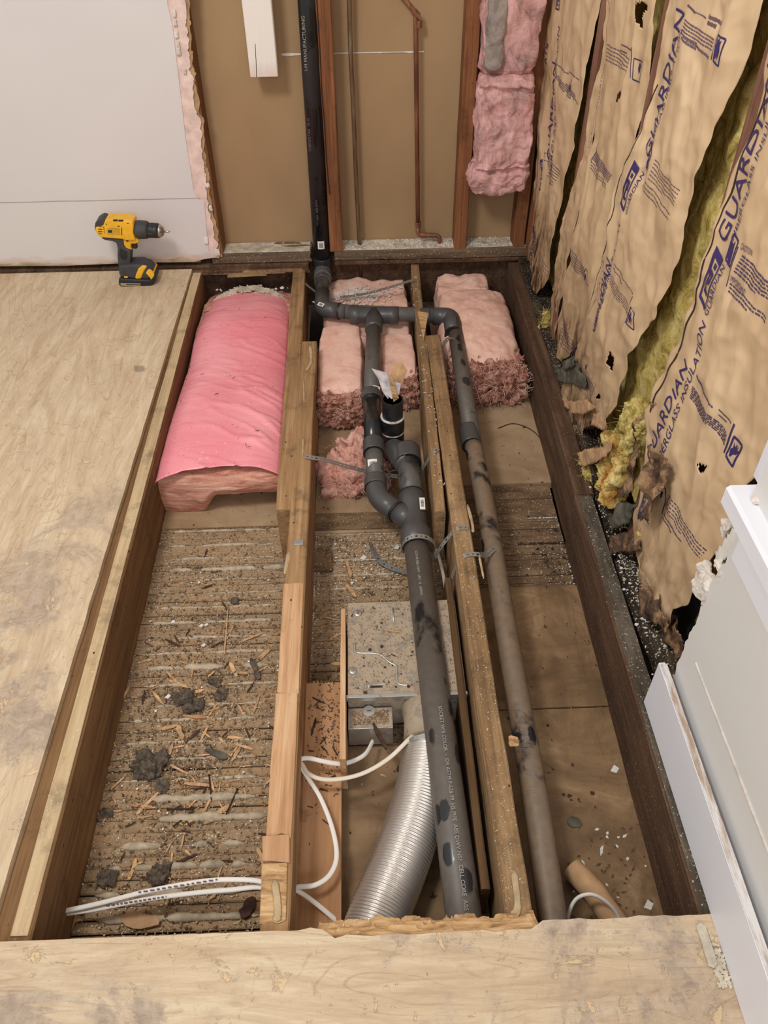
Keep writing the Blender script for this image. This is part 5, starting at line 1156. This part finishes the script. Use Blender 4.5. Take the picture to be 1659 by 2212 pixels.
cable([at(1222, 2020, Z=-.15), at(1228, 1975, Z=-.12), at(1245, 1942, Z=-.10), at(1275, 1932, Z=-.09), at(1305, 1945, Z=-.10), at(1330, 1970, Z=-.12), at(1350, 2010, Z=-.15)], 'white cable arching up in the bay by the wall at the near plywood', .0034, .0034, 'cable_bright')
cable([at(1075, 925, Z=-.168), at(1110, 915, Z=-.168), at(1150, 930, Z=-.168), at(1178, 960, Z=-.168)], 'thin dark wire lying curved on the tan panel', .0012, .0012, 'nail')
mb_ = MB()
for (pa, pb_, sd) in (((300, 1929, -.112), (470, 1901, -.088), 1), ((230, 1958, -.131), (360, 1938, -.114), 2)):
    a = at(pa[0], pa[1], Z=pa[2]); b = at(pb_[0], pb_[1], Z=pb_[2]); rnd = random.Random(sd); u = 0
    while u < 1:
        e = u+rnd.uniform(.03, .06); p_ = a.lerp(b, u); q_ = a.lerp(b, min(e, 1)); mb_.join(box(min(p_.x, q_.x), max(p_.x, q_.x), p_.y-.0012, p_.y+.0012, (p_.z+q_.z)/2+.0030, (p_.z+q_.z)/2+.0036)); u = e+.03
obj('printing', mb_, 'ink_soft', parent=cb1, label='faint grey cable print')
# rolled cardboard tube in wall bay
a = at(1235, 1875, Z=-.15); b = at(1330, 1985, Z=-.15)
obj('paper_roll', tube([a, a.lerp(b, .5)+V((0, 0, .006)), b+V((.01, -.03, 0))], .022, 24, caps=True), 'cardboard', label='rolled tan paper scrap under the arched cable', cat='paper', smooth=False)
# ------------------------------------------------------------------ cordless drill
YDR = 2.690
def zp(a, b, Y_=None): q = at(190+a/8.295, 450+b/8.295, Y=Y_ or YDR); return (q.x, q.z)
dr_ = empty('cordless_drill', (zp(860, 1430)[0], YDR, .016), 'yellow and black cordless drill standing on the plywood against the wall', 'power drill')
def ext(name, pts, hw, mat, parent=dr_, bev=.006, yo=0, seg=4, **k):
    return obj(name, prism([zp(*p, YDR-hw*(.45 if name in ('motor_housing', 'rear_cap', 'handle', 'trigger_guard', 'trigger') else 1)) for p in pts], 'Y', YDR-hw+yo, YDR+hw+yo), mat, parent=parent, bev=bev, seg=seg, smooth=True, **k)
ext('motor_housing', [(150, 300), (200, 285), (290, 270), (320, 180), (420, 168), (700, 190), (820, 205), (835, 260), (825, 400), (850, 500), (880, 540), (700, 545), (630, 520), (380, 500), (250, 490), (190, 440), (150, 380)], .030, 'yellowplastic', label='yellow housing', bev=.012)
ext('rear_cap', [(140, 300), (150, 230), (200, 190), (260, 165), (320, 185), (290, 280), (200, 290), (155, 310), (150, 360), (146, 350)], .028, 'greyrubber', bev=.010)
ext('trigger_guard', [(630, 520), (880, 520), (920, 555), (915, 590), (870, 615), (780, 620), (775, 680), (800, 730), (740, 715), (690, 700), (650, 640)], .017, 'yellowplastic', bev=.005)
ext('handle', [(250, 492), (380, 502), (635, 520), (650, 640), (690, 700), (775, 715), (778, 800), (765, 1020), (560, 1040), (540, 850), (545, 700), (520, 600), (460, 565), (330, 550), (270, 520)], .0215, 'greyrubber', bev=.010)
obj('grip_pad', prism([zp(*p, YDR-.0235) for p in [(580, 720), (640, 755), (700, 780), (700, 900), (640, 930), (590, 900), (565, 850), (570, 770)]], 'Y', YDR-.0235, YDR-.02), 'blackplastic', parent=dr_, bev=.001)
ext('trigger', [(785, 625), (870, 620), (888, 700), (880, 722), (800, 715), (790, 680)], .009, 'blackplastic', bev=.004)
ext('battery_mount', [(560, 1040), (600, 1030), (760, 1015), (940, 1010), (1040, 1040), (1120, 1090), (1180, 1150), (1100, 1280), (840, 1270), (590, 1240), (550, 1170), (550, 1100)], .034, 'greyrubber', bev=.008)
bt = ext('battery', [(545, 1290), (560, 1265), (700, 1270), (960, 1280), (1100, 1285), (1190, 1160), (1215, 1240), (1205, 1320), (1150, 1390), (1090, 1435), (600, 1428), (560, 1390), (545, 1340)], .038, 'blackplastic', bev=.008)
ext('yellow_band', [(850, 1190), (900, 1070), (960, 1028), (1060, 1050), (1000, 1150), (950, 1275), (835, 1270)], .0362, 'yellowplastic', bev=.006)
ext('release_button', [(1030, 1165), (1080, 1095), (1120, 1110), (1190, 1180), (1195, 1230), (1140, 1305), (1100, 1240)], .0375, 'yellowplastic', bev=.004, parent=bt)
obj('battery_stripe', prism([zp(*p, YDR-.0388) for p in [(580, 1340), (940, 1350), (940, 1395), (590, 1388)]], 'Y', YDR-.0388, YDR-.0378), plain('tan_battery_label', (170, 146, 104), .6), parent=bt)
obj('battery_stripe', prism([zp(*p, YDR-.0394) for p in [(690, 1358), (930, 1366), (930, 1378), (690, 1372)]], 'Y', YDR-.0394, YDR-.0386), 'blackplastic', parent=bt)
obj('badge', prism([zp(*p, YDR-.0352) for p in [(645, 1220), (712, 1220), (712, 1250), (650, 1248)]], 'Y', YDR-.0352, YDR-.0338), 'yellowplastic', parent=dr_)
obj('nameplate', prism([zp(*p, YDR-.0308) for p in [(335, 350), (570, 355), (570, 480), (340, 475)]], 'Y', YDR-.0308, YDR-.0298), plain('ochre_plate', (206, 160, 52), .5), parent=dr_)
obj('nameplate_mark', prism([zp(*p, YDR-.0314) for p in [(360, 390), (430, 392), (430, 440), (362, 438)]], 'Y', YDR-.0314, YDR-.0306), 'blackplastic', parent=dr_)
for i, (a, b, c, d) in enumerate([(195, 322, 255, 334), (185, 368, 260, 382), (180, 412, 255, 426), (190, 450, 250, 460), (320, 275, 336, 300), (598, 345, 612, 480), (450, 200, 530, 232), (545, 205, 630, 236), (700, 258, 730, 275), (525, 312, 570, 326), (275, 330, 292, 350), (278, 365, 295, 382), (282, 400, 300, 415), (286, 432, 304, 445)]):
    obj('vent_slot', prism([zp(a, b, YDR-.030), zp(c, b, YDR-.030), zp(c, d, YDR-.030), zp(a, d, YDR-.030)], 'Y', YDR-.0305, YDR-.0292), 'blackplastic', parent=dr_)
obj('selector', tube([V((zp(705, 572, YDR-.017)[0], YDR-.0165, zp(705, 572, YDR-.017)[1])), V((zp(705, 572, YDR-.017)[0], YDR-.0195, zp(705, 572, YDR-.017)[1]))], .0042, 16), 'blackplastic', parent=dr_)
def lathe_x(name, prof, mat, parent=dr_, **k):
    y_ = []; rr_ = []
    for a, b0, b1 in prof:
        p0 = zp(a, b0); p1 = zp(a, b1); y_.append(V((p0[0], YDR, (p0[1]+p1[1])/2))); rr_.append(abs(p0[1]-p1[1])/2)
    return obj(name, tube(y_, rr_, 28, up=(0, 0, 1)), mat, parent=parent, **k)
lathe_x('torque_collar', [(825, 250, 520), (835, 235, 530), (880, 222, 538), (1020, 232, 535), (1050, 255, 520), (1052, 275, 500)], 'greyrubber', smooth=True)
lathe_x('chuck', [(1030, 275, 515), (1060, 265, 522), (1200, 270, 525), (1240, 280, 525)], 'blackplastic', smooth=True)
for ang in range(0, 360, 45):
    p0 = zp(1070, 395); p1 = zp(1200, 397); rr0 = abs(zp(1100, 268)[1]-zp(1100, 522)[1])/2; off = V((0, -sin(radians(ang))*rr0, cos(radians(ang))*rr0))
    obj('chuck_flute', tube([V((p0[0], YDR, p0[1]))+off, V((p1[0], YDR, p1[1]))+off], .0016, 8), 'greyrubber', parent=dr_, smooth=True)
lathe_x('chuck_nose', [(1235, 282, 525), (1290, 300, 508), (1340, 335, 480), (1362, 375, 440)], 'chuckmetal', smooth=True)
lathe_x('drill_bit', [(1360, 398, 440), (1385, 402, 432), (1390, 400, 436), (1440, 402, 436), (1468, 412, 424)], 'chuckmetal', smooth=True)
# ------------------------------------------------------------------ debris
def chip_mesh(s, th, sd, mat, name):
    rnd = random.Random(sd); n_ = rnd.choice((4, 5, 6)); poly = [(s*rnd.uniform(.45, 1)*cos(2*pi*i/n_+rnd.uniform(-.3, .3)), s*rnd.uniform(.45, 1)*sin(2*pi*i/n_)) for i in range(n_)]
    return prism(poly, 'Z', 0, th)
def splinter_mesh(L, w_, th, sd):
    rnd = random.Random(sd); k = 5; up = [(-L/2+L*i/k, w_/2*rnd.uniform(.5, 1)*(1 if 0 < i < k else .35)) for i in range(k+1)]; dn_ = [(x, -w_/2*rnd.uniform(.5, 1)*(1 if 0 < i < k else .35)) for i, (x, y) in enumerate(up)]
    return prism(up+dn_[::-1], 'Z', 0, th)
rnd = random.Random(99)
protos = {}
def proto(kind, v):
    if (kind, v) not in protos:
        if kind == 'plaster_chip': mb0 = chip_mesh(1, .35, v, None, ''); mt = 'plaster'
        elif kind == 'wood_splinter': mb0 = splinter_mesh(2, .26+.1*(v % 3), .12, v); mt = 'chipwood' if v % 4 else 'joist_pale'
        elif kind == 'dark_splinter': mb0 = splinter_mesh(2, .3, .16, v+20); mt = 'chipdark'
        elif kind == 'grit_splinter': mb0 = splinter_mesh(2, .4, .2, v+40); mt = 'chipdark' if v % 2 else 'chipwood'
        elif kind == 'grit_chip': mb0 = chip_mesh(1, .5, v+30, None, ''); mt = 'chipdark'
        me = bpy.data.meshes.new(kind); me.from_pydata(mb0.v, [], mb0.f); me.materials.append(MAT[mt]); protos[(kind, v)] = me
    return protos[(kind, v)]
def scatter(kind, n_, fn, smin, smax, label, cat, group):
    P_ = [fn() for i in range(n_)]; ys_ = sorted(p[1] for p in P_); ya_, yb2 = ys_[n_//3], ys_[2*n_//3]; xm_ = sorted(p[0] for p in P_)[n_//2]; base_l, base_g = label, group
    for p_ in P_:
        wh = ('nearest third' if p_[1] < ya_ else 'middle third' if p_[1] < yb2 else 'farthest third')+(', left side' if p_[0] < xm_ else ', right side')
        label = base_l+', '+wh; group = base_g+', '+wh
        o = bpy.data.objects.new(kind, proto(kind, rnd.randrange(8))); COL.objects.link(o)
        s = rnd.uniform(smin, smax)*(1 if rnd.random() < .8 else 1.5); o.location = p_; o.scale = (s, s, min(s, .006 if 'chip' in kind else .012)); o.rotation_euler = (rnd.uniform(-.12, .12), rnd.uniform(-.12, .12), rnd.uniform(0, 6.28))
        meta(o, label, cat, group)
ZT = ZC+.0035
def reg(x0, x1, y0, y1, z=ZT, bias=None):
    def fn():
        x = rnd.uniform(x0, x1); y = rnd.uniform(y0, y1)
        if bias: x = x0+(x1-x0)*min(1, max(0, rnd.gauss(bias[0], bias[1]))); y = y0+(y1-y0)*min(1, max(0, rnd.gauss(bias[2], bias[3])))
        return (x, y, z)
    return fn
yA = at(440, 1120, Z=ZC).y
scatter('wood_splinter', 90, reg(-.575, -.225, .50, 1.35, bias=(.5, .28, .45, .22)), .008, .024, 'pale wood splinter lying in the dirt of the left joist bay', 'splinter', 'pale splinters in the left bay')
scatter('dark_splinter', 40, reg(-.575, -.225, .50, 1.5, bias=(.5, .28, .4, .25)), .008, .020, 'dark wood splinter lying in the dirt of the left joist bay', 'splinter', 'dark splinters in the left bay')
scatter('plaster_chip', 40, reg(-.575, -.225, .50, 1.55), .0018, .0055, 'white plaster chip lying in the left joist bay', 'plaster chip', 'plaster chips in the left bay')
scatter('plaster_chip', 50, reg(-.14, .18, 1.22, 1.62, bias=(.4, .3, .6, .25)), .0015, .0045, 'white plaster chip on the laths of the middle bay', 'plaster chip', 'plaster chips in the middle bay')
scatter('wood_splinter', 50, reg(-.14, .05, .75, 1.3), .006, .018, 'pale wood splinter on the floor of the middle bay', 'splinter', 'splinters in the middle bay')
scatter('plaster_chip', 55, reg(.30, .525, .5, 1.5, bias=(.9, .14, .5, .33)), .0016, .005, 'white plaster chip in the bay by the wall', 'plaster chip', 'plaster chips by the wall joist')
scatter('grit_chip', 90, reg(.30, .525, .5, 2.1), .0015, .006, 'dark crumb lying in the bay by the wall', 'crumb', 'dark crumbs in the wall side bay')
scatter('plaster_chip', 45, reg(.565, .64, .85, 1.5, z=.022, bias=(.5, .3, .5, .3)), .002, .006, 'white plaster chip on the rotten plate at the wall foot', 'plaster chip', 'plaster chips on the rotten plate')
scatter('plaster_chip', 60, reg(-.10, .6, YF+.01, YP-.01, z=.055), .002, .008, 'plaster crumb on the long bottom plate', 'plaster chip', 'plaster crumbs on the long plate')
scatter('plaster_chip', 18, reg(-.5, -.2, YF+.06, YP-.005, z=.055), .0015, .006, 'plaster crumb on the short bottom plate', 'plaster chip', 'plaster crumbs on the short plate')
scatter('plaster_chip', 18, reg(-.55, -.28, 2.705, 2.74, z=-.05), .003, .008, 'plaster crumb on the rear end of the long pink batt', 'plaster chip', 'crumbs on the rear of the pink batt')
scatter('plaster_chip', 14, reg(-.18, .1, 2.62, 2.76, z=-.062), .003, .012, 'plaster crumb on the crumpled pink batt behind the tee', 'plaster chip', 'crumbs behind the tee')
scatter('grit_splinter', 26, reg(-.03, .15, .97, 1.20, z=zf+.0005), .002, .006, 'small wood crumb on the fan housing lid', 'splinter', 'crumbs on the fan housing')
scatter('grit_chip', 40, reg(-.05, .18, .95, 1.2, z=zf+.0005), .0015, .004, 'dark crumb on the fan housing lid', 'crumb', 'dark crumbs on the fan housing')
def stuff(name, n_, fn, s0, s1, mat, label, cat, sd):
    m = MB(); r_ = random.Random(sd)
    for i in range(n_):
        x, y, z = fn(); s = r_.uniform(s0, s1); a = r_.uniform(0, 6.28); L = s*r_.uniform(1, 3)
        q = [(x+cos(a)*L, y+sin(a)*L), (x+cos(a+1.9)*s, y+sin(a+1.9)*s), (x-cos(a)*L*.8, y-sin(a)*L*.8), (x+cos(a-1.7)*s, y+sin(a-1.7)*s)]
        m.join(prism(q, 'Z', z-.001, z+s*r_.uniform(.4, 1)))
    return obj(name, m, mat, label=label, cat=cat, kind='stuff')
g1 = reg(-.59, -.21, .48, 1.45); stuff('grit', 5200, reg(-.59, -.21, .48, 1.6, bias=(.5, .35, .4, .33)), .0006, .0022, 'grit', 'brown sawdust and grit covering the left joist bay', 'grit', 1)
scatter('dark_splinter', 26, reg(-.56, -.27, 1.72, 2.6, z=-.008), .0015, .007, 'tiny dark wood bit lying on the pink plastic facing', 'splinter', 'dark bits on the pink batt')
stuff('pale_grit', 2600, reg(-.59, -.21, .48, 1.6), .0005, .0018, 'sawdust', 'pale sawdust sprinkled over the left joist bay', 'sawdust', 12)
stuff('plaster_grit', 700, reg(-.59, -.21, .48, 1.6), .0005, .0013, 'plaster', 'fine white plaster grit in the left joist bay', 'plaster grit', 13)
stuff('pale_grit', 1300, reg(-.15, .19, .5, 1.6), .0005, .0018, 'sawdust', 'pale sawdust sprinkled over the middle joist bay', 'sawdust', 14)
stuff('grit', 2600, reg(-.15, .19, .5, 1.6), .0008, .0026, 'grit', 'brown sawdust and grit covering the middle joist bay', 'grit', 2)
stuff('dark_grit', 900, reg(-.59, -.21, .48, 1.45, bias=(.35, .25, .45, .3)), .0006, .0024, 'crumb', 'dark dirt crumbs spread over the left joist bay', 'dirt', 3)
stuff('dark_grit', 1600, reg(.27, .525, .45, 1.5, bias=(.85, .2, .3, .4)), .0008, .0024, 'chipdark', 'dark dirt crumbs along the wall joist', 'dirt', 4)
stuff('plaster_grit', 1400, reg(-.15, .19, 1.15, 1.6, bias=(.4, .3, .6, .3)), .0005, .0014, 'plaster', 'fine white plaster grit in the middle bay', 'plaster grit', 5)
stuff('plaster_grit', 900, reg(.27, .525, .45, 1.6, bias=(.9, .14, .5, .35)), .0005, .0015, 'plaster', 'fine white plaster grit along the wall joist', 'plaster grit', 6)
stuff('plaster_grit', 420, reg(.57, .65, .85, 1.6, z=.022, bias=(.4, .25, .5, .2)), .0006, .002, 'plaster', 'fine white plaster grit on the rotten plate', 'plaster grit', 7)
def arcfn():
    a = rnd.uniform(-1, 1); return (-.418+a*.155, 2.722-.10*abs(a)**2.2+rnd.gauss(0, .009)+.01*nz((a*5, 0, 0)), -.044-.03*abs(a)**3+rnd.uniform(0, .004))
stuff('plaster_grit', 1500, arcfn, .0010, .0042, 'dustcake', 'plaster rubble lying across the rear of the long pink batt', 'plaster grit', 8)
stuff('plaster_grit', 500, reg(-.13, .14, 2.62, 2.79, z=-.066, bias=(.35, .25, .5, .2)), .0012, .004, 'plaster', 'plaster rubble on the crumpled batt behind the tee', 'plaster grit', 9)
stuff('plaster_grit', 700, reg(-.09, .60, YF+.008, YP-.004, z=.0575), .0007, .0026, 'plaster', 'fine plaster rubble on the long bottom plate', 'plaster grit', 10)
stuff('plaster_grit', 90, reg(.172, .2, 1.47, 2.75, z=.001), .0006, .0018, 'plaster', 'plaster dust on the short rear joist', 'plaster grit', 11)
scatter('wood_splinter', 34, reg(-.07, .05, .62, .90, bias=(.5, .3, .6, .25)), .006, .020, 'pale wood splinter between the tan board and the duct', 'splinter', 'splinters beside the duct')
scatter('dark_splinter', 26, reg(-.07, .05, .62, .92, bias=(.5, .3, .7, .2)), .006, .018, 'dark wood splinter between the tan board and the duct', 'splinter', 'dark splinters beside the duct')
scatter('dark_splinter', 22, reg(-.145, -.085, .70, 1.02, z=-.1295, bias=(.6, .3, .6, .25)), .004, .015, 'dark splinter lying on the tan board in the middle bay', 'splinter', 'splinters on the tan board')
stuff('dark_grit', 700, reg(-.07, .06, .6, .95, bias=(.5, .3, .6, .25)), .0008, .003, 'crumb', 'dark dirt crumbs between the tan board and the duct', 'dirt', 15)
stuff('dark_grit', 260, reg(-.145, -.08, .6, 1.04, z=-.1295, bias=(.6, .3, .75, .2)), .0006, .0020, 'crumb', 'dark dirt crumbs on the tan board', 'dirt', 16)
stuff('plaster_grit', 500, reg(.36, .53, .50, .72, bias=(.5, .3, .5, .25)), .0008, .0032, 'plaster', 'white plaster crumbs heaped near the arched cable', 'plaster grit', 17)
stuff('dark_grit', 1100, reg(.34, .53, .46, .70, bias=(.55, .22, .5, .22)), .0008, .0032, 'crumb', 'dark rotten crumbs heaped near the arched cable', 'dirt', 18)
stuff('grit', 900, reg(-.05, .18, fy0+.01, fy1-.01, z=zf+.0006), .0004, .0011, 'grit', 'brown dust on the fan housing lid', 'grit', 19)
stuff('grit', 500, reg(j0.x+.01, j1.x-.004, j1.y+.008, fy0-.014, z=zj+.0016), .0004, .0014, 'grit', 'wood dust on the junction box', 'grit', 20)
stuff('grit', 260, reg(.205, .243, .47, 1.5, z=.0032), .0003, .0009, 'dustcake', 'pale dust on the dirty long joist', 'grit', 21)
# clumps of lint
lp_ = [(400, 1510, .022), (325, 1655, .030), (345, 1890, .020), (235, 1900, .018), (480, 1500, .014), (350, 1700, .015), (420, 1525, .02), (465, 1475, .012), (508, 1300, .010), (230, 1760, .012)]
wds = ['below the widest plaster ridge', 'largest, in the middle of the bay', 'between the last plaster ridges', 'beside the left joist near the cables', 'right of centre by the pale chips', 'just below the largest clump', 'beside the clump under the widest ridge', 'small one by the right joist', 'small one in the rear of the laths', 'small one against the left joist']
for i, ((x, y, s), wd) in enumerate(zip(lp_, wds)):
    c_ = at(x, y, Z=ZT); obj('lint_clump', rbox(c_.x-s, c_.x+s, c_.y-s*.9, c_.y+s*.9, ZT-.002, ZT+s*.55, 14, .9, s*.6, 60, i), 'lint', label='grey lint clump, '+wd, cat='lint', group='lint clumps in the left bay', smooth=False)
for i, (a, b, wd) in enumerate([((452, 1675), (457, 1730), 'left one of the leaning pair'), ((513, 1705), (488, 1760), 'right one of the leaning pair'), ((362, 1748), (422, 1747), 'lying level above the thick plaster ridge'), ((375, 1785), (420, 1750), 'thin slanting one touching the level nail')]):
    p_, q_ = at(*a, Z=ZT+.003), at(*b, Z=ZT+.003); d = (q_-p_).normalized()
    o = obj('rusty_nail', tube([p_, q_-d*.006, q_], [.0018, .0018, .0004], 8), 'nail', label='rusty nail in the left bay, '+wd, cat='nail', group='nails in the left bay')
    obj('nail_head', tube([p_-d*.001, p_+d*.0008], .0034, 10), 'nail', parent=o)
for (a, b, w_, mt, wd) in [((445, 1620), (492, 1640), .008, 'felt', 'charred grey wood stick in the left bay'), ((262, 1985), (345, 1995), .016, 'cardboard', 'broad pale wood offcut at the near plywood rim'), ((492, 1318), (485, 1415), .0022, 'chipwood', 'long thin splinter standing out in the rear of the laths'), ((385, 1570), (395, 1600), .007, 'chipwood', 'broad pale chip pile piece in the left bay'), ((395, 1548), (445, 1552), .005, 'newwood', 'straight pale splinter above the chip pile'), ((543, 1425), (560, 1470), .008, 'lint', 'brown bark piece by the right joist'), ((525, 1985), (550, 1940), .014, 'chipdark', 'dark square chunk beside the middle joist at the cables'), ((330, 1495), (355, 1525), .004, 'chipwood', 'slanted pale splinter left of the lint'), ((806, 1565), (835, 1620), .006, 'chipdark', 'dark stick leaning over the junction box'), ((822, 1360), (868, 1367), .0022, 'chipwood', 'thin splinter lying on the fan housing'), ((750, 1215), (758, 1250), .006, 'cardboard', 'forked paper scrap in the middle bay'), ((745, 1262), (770, 1292), .006, 'chipwood', 'orange splinter near the fan housing'), ((1225, 1780), (1255, 1778), .014, 'felt', 'flat grey chip in the wall side bay')]:
    zz_ = zf+.001 if 'on the fan' in wd else (zj+.004 if 'junction' in wd else ZT)
    p_, q_ = at(*a, Z=zz_), at(*b, Z=zz_); d = q_-p_; L = d.length; mm = splinter_mesh(L, w_*2, min(w_, .006), int(a[0])); an = math.atan2(d.y, d.x); c_ = (p_+q_)/2
    mm.v = [(c_.x+x*cos(an)-y*sin(an), c_.y+x*sin(an)+y*cos(an), c_.z+z) for x, y, z in mm.v]
    obj('wood_scrap', mm, mt, label=wd, cat='debris')
for (x, y, s, wd) in [(435, 1352, .006, 'left of the pair high in the left bay'), (446, 1350, .005, 'right of the pair high in the left bay'), (440, 1394, .006, 'single one below the pair in the left bay'), (363, 1505, .007, 'left of the lint in the left bay'), (785, 1205, .010, 'largest one beside the main drain'), (857, 1183, .008, 'small triangle touching the wye strap'), (1327, 1662, .010, 'bright one beside the wall joist'), (1400, 1955, .010, 'oblong one near the arched cable')]:
    c_ = at(x, y, Z=ZT); obj('plaster_piece', MB().add([(c_.x+s*a, c_.y+s*b, ZT+c) for c in (0, .003) for a, b in ((-1, -.5), (.2, -1), (1, .1), (.1, .9))], [(3, 2, 1, 0), (4, 5, 6, 7), (0, 1, 5, 4), (1, 2, 6, 5), (2, 3, 7, 6), (3, 0, 4, 7)]), 'plaster', label='white plaster piece, '+wd, cat='plaster chip')

a = at(1530, 2040, Z=.018)
obj('wood_scrap', beam('Y', a.y-.03, a.y+.025, a.x-.012, a.x+.004, .0165, .022, amp=.002, bev=.001, step=.01, rag0=.01, rag1=.01), 'dustcake', label='pale broken sliver on the near plywood corner by the baseboard', cat='debris')
stuff('plaster_grit', 160, reg(a.x-.004, a.x+.016, a.y-.06, a.y+.0, z=.0175), .0008, .0032, 'dustcake', 'rubble on the near plywood corner by the baseboard', 'plaster grit', 22)
